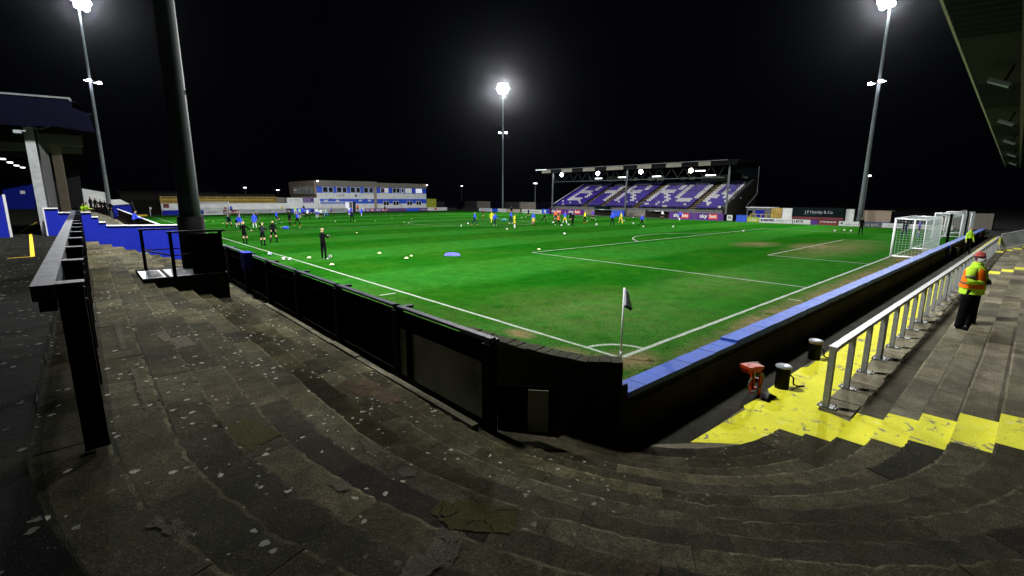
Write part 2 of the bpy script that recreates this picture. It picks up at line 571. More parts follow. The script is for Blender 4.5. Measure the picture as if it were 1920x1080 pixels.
# =================================================================== GROUND
g = MB()
g.add([(-120, -110, -0.06), (290, -110, -0.06), (290, 300, -0.06), (-120, 300, -0.06)], [(0, 1, 2, 3)])
tag(g.obj('ground', M['distant']), kind='structure')

# pitch: turf sheet
W_, L_ = 66.9, 99.44
g = MB()
NX, NY = 40, 40
def wall_y(x):                       # pitch-side face of the blue coped wall
    return -1.96 - 0.0085 * (x + 3)
pts = [(-4.86, -0.2), (-4.0, -0.5), (-3.6, -1.3), (-3.3, -2.0), (-3.0, wall_y(-3)), (56, wall_y(56)), (69.2, wall_y(69)), (69.2, 103.2), (-4.86, 103.2)]
g.add([(x, y, 0.0) for x, y in pts], [tuple(range(len(pts)))])
tag(g.obj('pitch', M['grass']), kind='structure')

# painted lines, 4 mm above the turf
lines = empty('pitch_markings', kind='structure')
def line(name, a, b, w=0.11):
    a = Vector((*a, 0)); b = Vector((*b, 0)); d = b - a; L = d.length; d.normalize()
    n = Vector((-d.y, d.x, 0))
    k = max(2, int(L / 0.35))
    vs = []; fs = []
    for i in range(k + 1):
        p = a + d * L * i / k
        j1 = random.uniform(-0.012, 0.012); j2 = random.uniform(-0.012, 0.012)
        q = p + n * (w / 2 + j1); vs.append((q.x, q.y, 0.006))
        q = p - n * (w / 2 + j2); vs.append((q.x, q.y, 0.006))
    for i in range(k):
        fs.append((2 * i, 2 * i + 1, 2 * i + 3, 2 * i + 2))
    MB().add(vs, fs).obj(name, M['chalk'], lines)
def arc_line(name, c, r, a0, a1, w=0.11):
    k = 40; vs = []; fs = []
    for i in range(k + 1):
        a = a0 + (a1 - a0) * i / k
        for rr in (r - w / 2 + random.uniform(-.01, .01), r + w / 2 + random.uniform(-.01, .01)):
            vs.append((c[0] + rr * math.cos(a), c[1] + rr * math.sin(a), 0.006))
    for i in range(k):
        fs.append((2 * i, 2 * i + 1, 2 * i + 3, 2 * i + 2))
    MB().add(vs, fs).obj(name, M['chalk'], lines)
gc = W_ / 2
line('touchline', (0, -0.05), (0, L_ + .05)); line('touchline', (W_, -0.05), (W_, L_ + .05))
line('goal_line', (0.055, 0), (W_ - 0.055, 0), 0.12); line('goal_line', (0.055, L_), (W_ - .055, L_))
for y0, sg in ((0, 1), (L_, -1)):
    for hw, dp in ((20.16, 16.5), (9.16, 5.5)):
        yy = y0 + sg * dp
        line('box_line', (gc - hw, yy), (gc + hw, yy), 0.1)
        line('box_line', (gc - hw, y0 + sg * 0.06), (gc - hw, yy - sg * 0.05), 0.1)
        line('box_line', (gc + hw, y0 + sg * 0.06), (gc + hw, yy - sg * 0.05), 0.1)
aa = math.acos(5.5 / 9.15)
arc_line('penalty_arc', (gc, 11), 9.15, PI / 2 - aa, PI / 2 + aa)
arc_line('penalty_arc', (gc, L_ - 11), 9.15, -PI / 2 - aa, -PI / 2 + aa)
arc_line('centre_circle', (gc, L_ / 2), 9.15, 0, 2 * PI)
line('halfway_line', (0.055, L_ / 2), (W_ - .055, L_ / 2))
arc_line('corner_arc', (0, 0), 1.0, 0.06, PI / 2 - 0.06)
line('corner_tick', (-0.95, 10.15), (-0.3, 10.15), 0.1); line('corner_tick', (10.15, -0.75), (10.15, -0.25), 0.1)

# grass blades standing up near the corner
g = MB()
random.seed(3)
def on_line(x, y):
    if abs(x) < 0.08 or abs(y) < 0.08: return True
    r_ = math.hypot(x, y)
    if x > 0 and y > 0 and abs(r_ - 1.0) < 0.08: return True
    return abs(y - 10.15) < .07 and x < 0
nb = 0
while nb < 52000:
    x = random.uniform(-4.8, 9.5); y = random.uniform(-2.4, 13)
    dd = math.hypot(x + 8.9, y + 6)
    if random.random() > (9.0 / dd) ** 2.2: continue
    if y < wall_y(x) + 0.04 or on_line(x, y): continue
    if x < -3.1 and y < -0.15 + (x + 4.8) * -1.2: continue
    a = random.uniform(0, 2 * PI); h = random.uniform(0.012, 0.034); wv = random.uniform(.003, .007)
    lx, ly = random.uniform(-.02, .02), random.uniform(-.02, .02)
    ca, sa = math.cos(a) * wv, math.sin(a) * wv
    g.add([(x - ca, y - sa, 0), (x + ca, y + sa, 0), (x + lx, y + ly, h)], [(0, 1, 2)])
    nb += 1
tag(g.obj('grass', M['grass']), 'short green grass blades on the pitch near the corner flag', 'grass', kind='stuff')

# =================================================================== TERRACE
CX, CY = -1.0, -1.3            # centre of the curved corner of the terrace
R0, TR, NR = 3.2, 0.395, 13
Z0, RISE = 0.20, 0.142
PROM = 2.05
YL, XR = 20.2, 62.0            # ends of the straight parts
def ring_pt(r, s):
    # s = distance along the ring measured at that radius, 0 at the left end of the arc
    if s < 0:
        return (CX - r, CY - s)
    al = r * PI / 2
    if s < al:
        a = PI + s / r
        return (CX + r * math.cos(a), CY + r * math.sin(a))
    return (CX + (s - al), CY - r)

# bed under the slabs (stepped solid)
bed = MB()
def ring_strip(mb, r0, r1, z0, z1, s0, s1, n, mi=0, tone=None):
    vs = []; fs = []
    for i in range(n + 1):
        f = s0 + (s1 - s0) * i / n
        for r in (r0, r1):
            # f is a parameter: <0 left straight metres, 0..1 arc, >1 right straight metres+1
            if f < 0: p = (CX - r, CY - f)
            elif f <= 1: p = (CX + r * math.cos(PI + f * PI / 2), CY + r * math.sin(PI + f * PI / 2))
            else: p = (CX + (f - 1), CY - r)
            vs.append((p[0], p[1], z0)); vs.append((p[0], p[1], z1))
    for i in range(n):
        a = 4 * i; b = a + 4
        fs += [(a + 1, a + 3, b + 3, b + 1), (a, a + 1, b + 1, b), (a + 2, b + 2, b + 3, a + 3), (a, b, b + 2, a + 2)]
    fs += [(0, 2, 3, 1), (4 * n, 4 * n + 1, 4 * n + 3, 4 * n + 2)]
    mb.add(vs, fs, mi, tone)
for k in range(NR):
    r0 = R0 + TR * k + 0.03
    zt = Z0 + RISE * k - 0.05
    if CX - r0 < -5.0:
        ring_strip(bed, r0, r0 + TR, zt - 0.6, zt, -(YL - CY), 0, 1)
    ring_strip(bed, r0, r0 + TR, zt - 0.6, zt, 0, 1, 24)
    ring_strip(bed, r0, r0 + TR, zt - 0.6, zt, 1, 1 + XR - CX, 1)
terrace = bed.obj('terrace', M['bed'])
tag(terrace, kind='structure')

# individual slabs
random.seed(11)
slabs = []
for r0, r1, z in ((2.42, 2.80, .035), (2.80, 3.2, .10)):
    s = 0.12 * r0
    al = r0 * PI / 2
    while s < al - .05:
        e = min(s + random.uniform(.5, 1.2), al)
        if al - e < .3: e = al
        a_ = PI + (s + e) / 2 / r0
        slabs.append((4.5, 0, s, e, r0, r1, z, False, False, (CX + r0 * math.cos(a_), CY + r0 * math.sin(a_))))
        s = e
cam_xy = (-8.87, -6.02)
GANG = [(-1.0, 0.2), (21.6, 22.8), (36.3, 37.6)]
for k in range(NR):
    r0 = R0 + TR * k; r1 = r0 + TR
    z = Z0 + RISE * k
    al = r0 * PI / 2
    s_end = al + XR - CX
    s = -(YL - CY) + random.uniform(-.4, 0) if CX - r0 < -5.0 else 0.0
    if CX - r0 < -5.0: s = max(s, -(YL - CY))
    cuts = []
    for a_, b_ in GANG:
        cuts += [al + a_ - CX, al + b_ - CX]
    while s < s_end - 0.05:
        L = random.uniform(0.62, 1.0) if s < -1 else (random.uniform(0.8, 2.1) if s < al - .5 else random.uniform(0.95, 1.5))
        e = min(s + L, s_end)
        if k == 0 and s > al + 1.3: e = min(s + random.uniform(.5, .75), s_end)
        for c_ in cuts:
            if s + 0.02 < c_ < e + 0.25:
                e = c_
                break
        if s < -0.05 and e > -0.2: e = 0.0 if e < 0.3 else e
        mid = (s + e) / 2
        xm = CX + (mid - al) if mid > al else None
        gang = xm is not None and any(a_ < xm < b_ for a_, b_ in GANG)
        p = ring_pt((r0 + r1) / 2, mid)
        slabs.append((math.hypot(p[0] - cam_xy[0], p[1] - cam_xy[1]), k, s, e, r0, r1, z, gang, mid > al, p))
        s = e
slabs.sort(key=lambda t: t[0])
def slab_geo(mb, t, near):
    d, k, s, e, r0, r1, z, gang, right, p = t
    gap = 0.0025
    n = int((e - s) / .09) + 2 if near else (3 if not right else 1)
    v = max(.35, random.gauss(1.0, 0.24)) if not right else random.gauss(1.0, .12)
    tn = (v * random.uniform(.96, 1.06), v, v * random.uniform(.92, 1.04))
    if right and not gang and k == 0:
        tn = tuple(x * .5 for x in tn)
    rt = RT_[k] if not right else 1 + (RT_[k] - 1) * .3
    tn = tuple(x * rt for x in tn)
    amp = 0.004
    tz = [random.uniform(-amp, amp) for _ in range(4)]
    vs = []; fs = []; tones = []
    rows = (0.0, 0.065, 0.80, 1.0) if (near or i_near(d)) else (0.0, 1.0)
    nr_ = len(rows)
    W2 = r1 + 0.045 - r0
    def pt(ss, r):
        if ss <= 0: return (CX - r, CY - ss)
        al = r0 * PI / 2
        if ss < al:
            a = PI + ss / r0
            return (CX + r * math.cos(a), CY + r * math.sin(a))
        return (CX + ss - al, CY - r)
    for i in range(n + 1):
        f = i / n
        ss = s + gap + (e - s - 2 * gap) * f
        fj = 0 if gang else (random.gauss(0, .006) + (random.uniform(.01, .035) if near and random.random() < .12 else 0))
        col = []
        for j, rr_ in enumerate(rows):
            r = r0 + W2 * rr_ + (fj if j < 2 else 0)
            q = pt(ss, r)
            zz = z + (tz[0] * (1 - f) + tz[1] * f) * (1 - rr_) + (tz[2] * (1 - f) + tz[3] * f) * rr_
            if near and j == 0: zz -= random.uniform(0.002, 0.009)
            vs.append((q[0], q[1], zz))
        q = pt(ss, r0 + fj); vs.append((q[0], q[1], z - .135))
        q = pt(ss, r1 + .045); vs.append((q[0], q[1], z - .135))
    st_ = nr_ + 2
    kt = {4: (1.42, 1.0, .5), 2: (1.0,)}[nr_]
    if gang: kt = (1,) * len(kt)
    for i in range(n):
        a = st_ * i; b = a + st_
        for j in range(nr_ - 1):
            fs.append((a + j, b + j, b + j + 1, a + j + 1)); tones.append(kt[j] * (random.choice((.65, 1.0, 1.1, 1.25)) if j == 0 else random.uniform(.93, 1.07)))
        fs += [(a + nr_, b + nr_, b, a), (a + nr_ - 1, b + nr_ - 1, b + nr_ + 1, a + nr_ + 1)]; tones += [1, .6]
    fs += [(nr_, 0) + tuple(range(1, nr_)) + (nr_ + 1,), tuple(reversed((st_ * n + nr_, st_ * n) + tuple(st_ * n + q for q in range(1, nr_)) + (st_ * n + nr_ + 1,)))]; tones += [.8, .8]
    mi = 1 if gang else (2 if right else 0)
    o_ = len(mb.v)
    mb.v += vs; mb.f += [tuple(q + o_ for q in f) for f in fs]; mb.m += [mi] * len(fs); mb.t += [tuple(x * t_ for x in tn) for t_ in tones]
RT_ = [.9, 1.08, .94, 1.12, .9, 1.05, .88, 1.1, .93, 1.08, .9, 1.05, .9]
def i_near(d): return d < 16
SM = [M['slab'], M['yellow'], M['slab_clean']]
rest = MB()
for i, t in enumerate(slabs):
    if i < 292:
        mb = MB(); slab_geo(mb, t, t[0] < 7)
        mi = mb.m[0]
        mb.m = [0] * len(mb.m)
        mb.obj('slab', SM[mi], terrace, tone=True)
    else:
        slab_geo(rest, t, False)
tag(rest.obj('slabs', SM, terrace, tone=True), kind='stuff')

# promenade behind the top step
pr = MB()
RT = R0 + TR * NR + 0.02
prom = []
for i in range(0, 17):
    a = PI + (PI / 2) * i / 16
    prom.append((CX + RT * math.cos(a), CY + RT * math.sin(a)))
poly = [(CX - RT, 120)] + prom + [(XR, CY - RT), (XR, -16), (-22, -16), (-22, 120)]
pr.prism(poly, PROM - 0.6, PROM)
tag(pr.obj('promenade', M['asphalt']), kind='structure')
# thin concrete edging strip and cracked repairs lying on terrace and promenade
def blob(name, cx, cy, z, rx, ry, rot, mat_, n=18, irr=0.22, pts_=None, th=0.012):
    if pts_ is None:
        pts_ = []
        for i in range(n):
            a = 2 * PI * i / n
            k = 1 + random.uniform(-irr, irr)
            x, y = rx * math.cos(a) * k, ry * math.sin(a) * k
            pts_.append((cx + x * math.cos(rot) - y * math.sin(rot), cy + x * math.sin(rot) + y * math.cos(rot)))
    mb = MB(); mb.prism(pts_, z - 0.01, z + th)
    return mb.obj(name, mat_, terrace)
random.seed(21)
def ring_z(x, y):
    r = (CX - x) if y > CY else math.hypot(x - CX, y - CY) if x < CX else (CY - y)
    k = int((r - R0) // TR)
    return PROM if k >= NR else Z0 + RISE * k
from mathutils import noise as mnoise
def inside(p, poly):
    c = False; j = len(poly) - 1
    for i in range(len(poly)):
        a, b_ = poly[i], poly[j]
        if (a[1] > p[1]) != (b_[1] > p[1]) and p[0] < (b_[0] - a[0]) * (p[1] - a[1]) / (b_[1] - a[1]) + a[0]: c = not c
        j = i
    return c
def draped(name, poly, mat_, cell=0.012, th=0.006):
    """a thin repair that follows the treads it lies on, with a ragged edge"""
    xs = [p[0] for p in poly]; ys = [p[1] for p in poly]
    nx = int((max(xs) - min(xs) + .06) / cell) + 1; ny = int((max(ys) - min(ys) + .06) / cell) + 1
    x0_, y0_ = min(xs) - .03, min(ys) - .03
    vid = {}; vs = []; fs = []
    def wob(x, y): return (x + .022 * mnoise.noise(Vector((x * 14, y * 14, 3))), y + .022 * mnoise.noise(Vector((x * 14, y * 14, 9))))
    for i in range(nx):
        for j in range(ny):
            cx_, cy_ = x0_ + (i + .5) * cell, y0_ + (j + .5) * cell
            if not inside(wob(cx_, cy_), poly): continue
            if abs(mnoise.noise(Vector((cx_ * 4, cy_ * 4, 1.7)))) < .018: continue
            c4 = [(x0_ + (i + a) * cell, y0_ + (j + b_) * cell) for a, b_ in ((0, 0), (1, 0), (1, 1), (0, 1))]
            zz = [ring_z(*q) for q in c4]
            if max(zz) - min(zz) > .01: continue
            f = []
            for a, b_ in ((0, 0), (1, 0), (1, 1), (0, 1)):
                k_ = (i + a, j + b_)
                if k_ not in vid:
                    vid[k_] = len(vs)
                    x_, y_ = x0_ + k_[0] * cell, y0_ + k_[1] * cell
                    vs.append((x_, y_, zz[0] + th + .003 * mnoise.noise(Vector((x_ * 9, y_ * 9, 0)))))
                f.append(vid[k_])
            fs.append(tuple(f))
    if fs: return MB().add(vs, fs).obj(name, mat_, terrace)
for mt, poly in [
    ('patch_olive', [(-7.21, -3.289), (-6.863, -3.143), (-6.718, -3.362), (-6.542, -3.556), (-6.658, -3.65), (-6.932, -3.862), (-7.069, -3.705), (-7.208, -3.544)]),
    ('patch_pale', [(-7.218, -3.56), (-7.153, -3.629), (-7.327, -3.858), (-7.611, -4.056), (-7.729, -4.078), (-7.848, -3.971), (-7.693, -3.876), (-7.422, -3.675)]),
    ('patch_pale', [(-8.835, -3.017), (-8.786, -2.997), (-8.698, -2.837), (-8.654, -2.901), (-8.645, -2.97), (-8.633, -3.03), (-8.739, -3.216), (-8.775, -3.125)]),
    ('patch_pale', [(-7.007, -2.413), (-6.923, -2.44), (-6.87, -2.513), (-6.95, -2.61), (-7.02, -2.581), (-7.07, -2.557)]),
    ('patch_pale', [(-7.041, -1.674), (-6.962, -1.814), (-6.779, -1.756), (-7.015, -2.038), (-7.096, -2.055), (-7.078, -1.877)]),
    ('patch_pale', [(-7.711, -2.664), (-7.639, -2.691), (-7.496, -2.541), (-7.632, -2.824), (-7.718, -2.784)]),
    ('patch_brown', [(-6.552, -4.572), (-6.485, -4.607), (-6.26, -4.554), (-6.386, -4.721), (-6.496, -4.768), (-6.631, -4.645)]),
    ('patch_pale', [(-8.724, 3.328), (-8.662, 3.149), (-8.673, 1.389), (-8.733, 1.44)]),
    ('patch_pale', [(-8.692, 0.488), (-8.644, 0.447), (-8.646, -0.903), (-8.687, -0.838)]),
    ('patch_brown', [(-5.9, -5.6), (-5.5, -5.5), (-5.3, -5.75), (-5.7, -5.9)]),
    ('patch_olive', [(-8.2, -1.2), (-7.9, -1.0), (-7.75, -1.6), (-8.1, -1.75)]),
    ('patch_pale', [(-8.3, 2.6), (-7.9, 2.8), (-7.85, 2.1), (-8.25, 2.0)]),
    ('patch_brown', [(-6.4, .6), (-5.8, .9), (-5.75, -.3), (-6.3, -.1)])]:
    draped('repair_patch', poly, M[mt])

# walkway in front of the stand, with its yellow paint
wk = MB()
wk.prism([(-4.9, -1.2), (-4.35, -2.4), (-3.7, -3.4), (-2.2, -4.55), (-0.9, -4.6), (XR, -4.6), (XR, -2.2), (-3.2, -2.2), (-3.9, -1.4)], -0.5, 0.0)
walk = wk.obj('walkway', M['slab_clean'], tone=True); tag(walk, kind='structure')
ye = MB()
yp = [(-2.42, -2.97), (-2.1, -3.3), (-1.75, -3.68), (-1.35, -3.70), (-1.0, -3.72), (-1.0, -4.46), (0.2, -4.47), (0.32, -4.12), (0.32, -3.93), (20, -4.05), (58, -4.3), (58, -3.55), (20, -3.22), (4, -3.08), (2.6, -3.10), (2.5, -3.02), (.62, -2.98), (.5, -3.06), (-.5, -2.98), (-.62, -3.06)]
ye.prism(yp, -0.01, 0.004)
ye.obj('painted_strip', M['yellow'], walk)
gt = MB(); gt.prism([(-3.3, -2.3), (-2.44, -2.99), (XR, -3.5), (XR, -2.6)], -0.01, 0.003)  # dark unpainted ground, its colour also standing in for the wall's shadow
gt.obj('dark_ground_strip', M['bed'], walk)
# broken ledge slabs under the grey rail
random.seed(5)
lx = 0.33
while lx < 40:
    L = random.uniform(.55, .68)
    mb = MB()
    j = random.uniform(-.02, .02); j2 = random.uniform(-.03, .03)
    y1_ = -3.93 - 0.006 * lx
    mb.prism([(lx + .012, y1_ + j), (lx + L - .012, y1_ + random.uniform(-.02, .02)), (lx + L - .012 + random.uniform(-.02, .01), -4.42 + j2), (lx + .012, -4.43 + random.uniform(-.03, .03))], -0.05, 0.055 + random.uniform(-.008, .008), 0,
             tuple([random.uniform(1.0, 1.9)] * 3))
    mb.obj('ledge_slab', M['slab_clean'], walk, tone=True)
    lx += L

# dwarf kerb under the left barrier
kb = MB()
kb.box(-5.0, -4.87, -1.3, 95, -0.3, 0.60)
tag(kb.obj('kerb', M['kerb']), kind='structure')

for y_ in [-1.2 + i * 1.27 for i in range(8)]:
    kk = MB(); kk.box(-5.24, -5.13, y_, y_ + 1.25, .40, .545 + .01 * math.sin(y_ * 3)); kk.obj('kerb_stone', M['kerb'], terrace)
# =================================================================== BLUE COPED WALL
bw = empty('perimeter_wall', (0, 0, 0), 0, 'long dark wall with worn blue coping behind the goal line', 'wall')
def wy(x): return wall_y(x)
segs = [(-3.12, 58)]
for i in range(12):
    x0 = -3.12 + i * 5.1; x1 = min(x0 + 5.1, 58)
    b_ = MB()
    b_.add([(x0, wy(x0) - .03, -.3), (x1, wy(x1) - .03, -.3), (x1, wy(x1) - .27, -.3), (x0, wy(x0) - .27, -.3),
            (x0, wy(x0) - .03, .70), (x1, wy(x1) - .03, .70), (x1, wy(x1) - .27, .70), (x0, wy(x0) - .27, .70)],
           [(0, 1, 2, 3), (4, 7, 6, 5), (0, 4, 5, 1), (1, 5, 6, 2), (2, 6, 7, 3), (3, 7, 4, 0)])
    # raised rendered band halfway up on the terrace side
    b_.add([(x0, wy(x0) - .27, .18), (x1, wy(x1) - .27, .18), (x1, wy(x1) - .31, .18), (x0, wy(x0) - .31, .18),
            (x0, wy(x0) - .27, .56), (x1, wy(x1) - .27, .58), (x1, wy(x1) - .30, .58), (x0, wy(x0) - .30, .56)],
           [(0, 3, 2, 1), (4, 5, 6, 7), (0, 1, 5, 4), (1, 2, 6, 5), (2, 3, 7, 6), (3, 0, 4, 7)])
    b_.obj('wall_panel', M['brick_dark'], bw)
x0 = -3.12
random.seed(9)
while x0 < 57.9:
    L = random.uniform(0.42, 0.5) if x0 < 1.3 else random.uniform(0.5, 0.7)
    x1 = min(x0 + L, 58)
    if x1 > 57.6: x1 = 58
    lift = 0.0 if x0 < 0.3 else 0.045
    jj = random.uniform(-.006, .006); jz = random.uniform(-.004, .004)
    c_ = MB()
    za, zb = 0.70, 0.79 + lift + jz
    a, b__ = x0 + .004, x1 - .004
    yi0, yi1 = wy(a) + .02 + jj, wy(b__) + .02 + jj
    yo0, yo1 = wy(a) - .33 + jj, wy(b__) - .33 + jj
    c_.add([(a, yi0, za), (b__, yi1, za), (b__, yo1, za), (a, yo0, za), (a, yi0, zb - .01), (b__, yi1, zb - .01), (b__, yo1, zb), (a, yo0, zb)],
           [(0, 1, 2, 3), (4, 7, 6, 5), (0, 4, 5, 1), (1, 5, 6, 2), (2, 6, 7, 3), (3, 7, 4, 0)])
    c_.obj('coping_stone', M['blue_coping'], bw)
    x0 = x1
for gx in (31.2, 50.4):
    pb = MB(); pb.box(gx - .16, gx + .16, wy(gx) - .42, wy(gx) - .335, 0.006, 0.84); pb.box(gx - .02, gx + .03, wy(gx) - .455, wy(gx) - .42, .35, .8, 1)
    pb.obj('gate_pier', [M['blue'], M['yellow_flat']], bw)

# mossy corner wall
mw = empty('corner_wall', (0, 0, 0), 0, 'low curved black wall with mossy top beside the corner flag', 'wall')
path = [(-4.12, 0.6), (-4.05, -0.35), (-3.95, -0.95), (-3.85, -1.45), (-3.70, -1.95), (-3.36, -2.33)]
def offs(path, d):
    out = []
    for i, p in enumerate(path):
        a = Vector(path[max(i - 1, 0)]); b = Vector(path[min(i + 1, len(path) - 1)])
        t = (b - a).normalized(); n = Vector((-t.y, t.x))
        out.append((p[0] + n.x * d, p[1] + n.y * d))
    return out
ZT = 1.27
body = MB(); A_ = offs(path, 0.0); B_ = offs(path, 0.22)
body.prism(A_ + B_[::-1], -0.3, ZT)
body.obj('wall_body', M['brick_dark'], mw)
dense = []
for i in range(len(path) - 1):
    n = 3
    for j in range(n):
        f = j / n
        dense.append((path[i][0] * (1 - f) + path[i + 1][0] * f, path[i][1] * (1 - f) + path[i + 1][1] * f))
dense.append(path[-1])
A_ = offs(dense, -0.03); B_ = offs(dense, 0.25)
for i in range(len(dense) - 1):
    f = 0.04
    l = lambda p, q, t: (p[0] * (1 - t) + q[0] * t, p[1] * (1 - t) + q[1] * t)
    cs = MB(); cs.prism([l(A_[i], A_[i + 1], f), l(A_[i], A_[i + 1], 1 - f), l(B_[i], B_[i + 1], 1 - f), l(B_[i], B_[i + 1], f)], ZT, ZT + .05 + random.uniform(0, .025))
    cs.obj('coping_stone', M['moss_stone'], mw)
nb_ = MB(); nb_.box(-3.32, -3.13, -2.28, -1.99, -0.3, 0.90)
nb_.obj('wall_end', M['brick_dark'], mw)
nb_ = MB(); nb_.box(-3.31, -3.135, -2.27, -1.96, 0.902, 0.935)
nb_.obj('blue_cap', M['blue_coping'], mw)

# =================================================================== LEFT BLACK BARRIER ALONG THE TOUCHLINE
lf = empty('pitch_barrier', (0, 0, 0), 0, 'black panelled barrier between left terrace and touchline with steel posts', 'barrier')
FX = -5.05
fy = [-1.35, 1.16, 3.75, 6.3, 8.85, 11.4, 14.0, 16.6, 19.2]
for i, y in enumerate(fy):
    pb = MB()
    pb.box(FX - 0.075, FX + 0.075, y - 0.075, y + 0.075, 0.40, 1.74)
    pb.obj('post', M['black'], lf)
    pc = MB(); pc.box(FX - 0.05, FX + (0.30 if i else 0.14), y - 0.05, y + 0.05, 1.742, 1.79)
    pc.obj('post_bracket', M['rail_top'], lf)
for i in range(len(fy) - 1):
    a, b_ = fy[i] + .078, fy[i + 1] - .078
    tb = MB(); tb.box(FX - 0.05, FX + 0.05, a - .15, b_ + .15 if i else b_ + .15, 1.791, 1.83)
    tb.obj('top_rail', M['rail_top'], lf)
    if i == 0:
        p1 = MB(); p1.box(FX - .02, FX + .02, a, b_, 1.44, 1.74); p1.obj('panel', M['black_board'], lf)
        p2 = MB(); p2.box(FX - .008, FX + .008, a, b_, 0.60, 1.438); p2.obj('clear_panel', M['perspex'], lf)
        p3 = MB(); p3.box(FX - .03, FX - .012, b_ - .42, b_ - .24, .60, 1.438); p3.obj('panel_strap', M['black_board'], lf)
    else:
        p1 = MB(); p1.box(FX - .02, FX + .02, a, b_, 0.66, 1.74); p1.obj('panel', M['black_board'], lf)
        p4 = MB(); p4.box(FX - .035, FX - .022, a, b_, 1.52, 1.60); p4.obj('waling', M['black'], lf)
# short gate panel beyond the end post
gp = empty('barrier_gate', (0, 0, 0), 0, 'narrow black gate panel next to the last barrier post', 'gate')
q = MB(); q.add([(-5.0, -1.46, .5), (-4.45, -2.0, .42), (-4.42, -1.97, .42), (-4.97, -1.43, .5), (-5.0, -1.46, 1.16), (-4.45, -2.0, 1.14), (-4.42, -1.97, 1.14), (-4.97, -1.43, 1.16)],
              [(0, 3, 2, 1), (4, 5, 6, 7), (0, 1, 5, 4), (1, 2, 6, 5), (2, 3, 7, 6), (3, 0, 4, 7)])
q.obj('gate_leaf', M['black_board'], gp)
q = MB(); q.add([(-4.72, -1.765, .52), (-4.52, -1.96, .5), (-4.53, -1.97, .5), (-4.73, -1.775, .52), (-4.72, -1.765, 1.12), (-4.52, -1.96, 1.11), (-4.53, -1.97, 1.11), (-4.73, -1.775, 1.12)],
              [(0, 3, 2, 1), (4, 5, 6, 7), (0, 1, 5, 4), (1, 2, 6, 5), (2, 3, 7, 6), (3, 0, 4, 7)])
q.obj('clear_panel', M['perspex'], gp)

# =================================================================== LEFT BLACK HANDRAIL ON THE PROMENADE EDGE
lr = empty('crowd_rail', (0, 0, 0), 0, 'black steel handrail with scuffed top along the upper left terrace', 'railing')
yy = -1.78; i = 0
while yy < 17.5:
    pb = MB(); pb.box(-9.06, -8.93, yy - .09, yy + .03, PROM - .12, 3.085)
    pb.obj('post', M['black'], lr)
    pt = MB(); pt.box(-9.062, -8.92, yy - .10, yy + .04, 3.086, 3.10)
    pt.obj('post_plate', M['rail_top'], lr)
    yy += 1.45; i += 1
tr_ = MB(); tr_.box(-9.175, -9.063, -1.90, 17.6, 3.00, 3.10); tr_.obj('hand_rail', M['rail_top'], lr)
for j_ in range(7):
    yb = -1.78 + 1.45 * j_
    for zb in (2.97, 3.05):
        bb = MB(); bb.tube([(-8.931, yb - .03, zb), (-8.918, yb - .03, zb)], .012, 6); bb.obj('bolt', M['rail_top'], lr)
ur = MB(); ur.box(-9.150, -9.066, -1.90, 17.6, 2.93, 2.999); ur.obj('under_rail', M['black'], lr)

# =================================================================== RIGHT GREY RAIL
rr = empty('crowd_rail', (0, 0, 0), 0, 'long pale grey steel rail on many posts beside the yellow walkway', 'railing')
def ry(x): return -3.99 - 0.0135 * x
px_ = [0.46, 1.72, 3.0, 4.25, 4.42]
xx = 5.62
while xx < 38:
    px_.append(xx); xx += 1.2
    if len(px_) % 5 == 4: px_.append(xx - 1.04)
pm = MB(); pm.box(-0.062, 0.062, -0.045, 0.045, 0.02, 1.03)
post_me = pm.mesh('post', [M['galv']])
pl = MB(); pl.box(-.09, .09, -.17, .12, 0, .014); plate_me = pl.mesh('base_plate', [M['galv_dark']])
bo = MB(); bo.lathe([(0.011, 0), (0.011, .02), (.004, .034)], (0, 0, 0), 6); bolt_me = bo.mesh('bolt', [M['galv_dark']])
for i, x in enumerate(px_):
    z = 0.058
    o = bpy.data.objects.new('post', post_me); COL.objects.link(o); o.parent = rr; o.location = (x, ry(x), z)
    p_ = bpy.data.objects.new('base_plate', plate_me); COL.objects.link(p_); p_.parent = o; p_.location = (0, 0, 0.005)
    if i < 6:
        for bx, by in ((-.065, -.14), (.065, -.14), (-.065, .09), (.065, .09)):
            q = bpy.data.objects.new('bolt', bolt_me); COL.objects.link(q); q.parent = o; q.location = (bx, by, .019)
tr_ = MB()
n = 3
ends = [0.40, 4.34, 9.3, 14.1, 20, 26, 32, 38.2]
for a, b_ in zip(ends[:-1], ends[1:]):
    t_ = MB(); t_.bar((a + .004, ry(a), 1.128), (b_ - .004, ry(b_), 1.128), 0.12, 0.075); t_.obj('top_rail', M['galv'], rr)

# far ramp rails rising up the terrace at the distant gangways
fr = empty('stair_rail', (37.8, 0, 0), 0, 'pale mesh-panelled stair rail rising up the far right terrace', 'railing')
k_ = MB(); k_.bar((0, -4.6, 1.35), (0, -9.2, 2.95), .05, .05); k_.obj('top_rail', M['galv'], fr)
k_ = MB(); k_.bar((0, -4.6, .35), (0, -9.2, 1.95), .04, .04); k_.obj('bottom_rail', M['galv'], fr)
for j in range(5):
    y_ = -4.6 - 1.15 * j; zz = .35 + (j * 1.15) * .348
    k_ = MB(); k_.bar((0, y_, zz - .1), (0, y_, zz + 1.0), .05, .05); k_.obj('post', M['galv'], fr)
k_ = MB(); k_.add([(0.03, -4.6, .40), (0.03, -9.2, 2.0), (0.03, -9.2, 2.88), (0.03, -4.6, 1.3), (.04, -4.6, .40), (.04, -9.2, 2.0), (.04, -9.2, 2.88), (.04, -4.6, 1.3)],
                  [(0, 1, 2, 3), (7, 6, 5, 4), (0, 4, 5, 1), (3, 2, 6, 7)]); k_.obj('infill_panel', M['galv_dark'], fr)

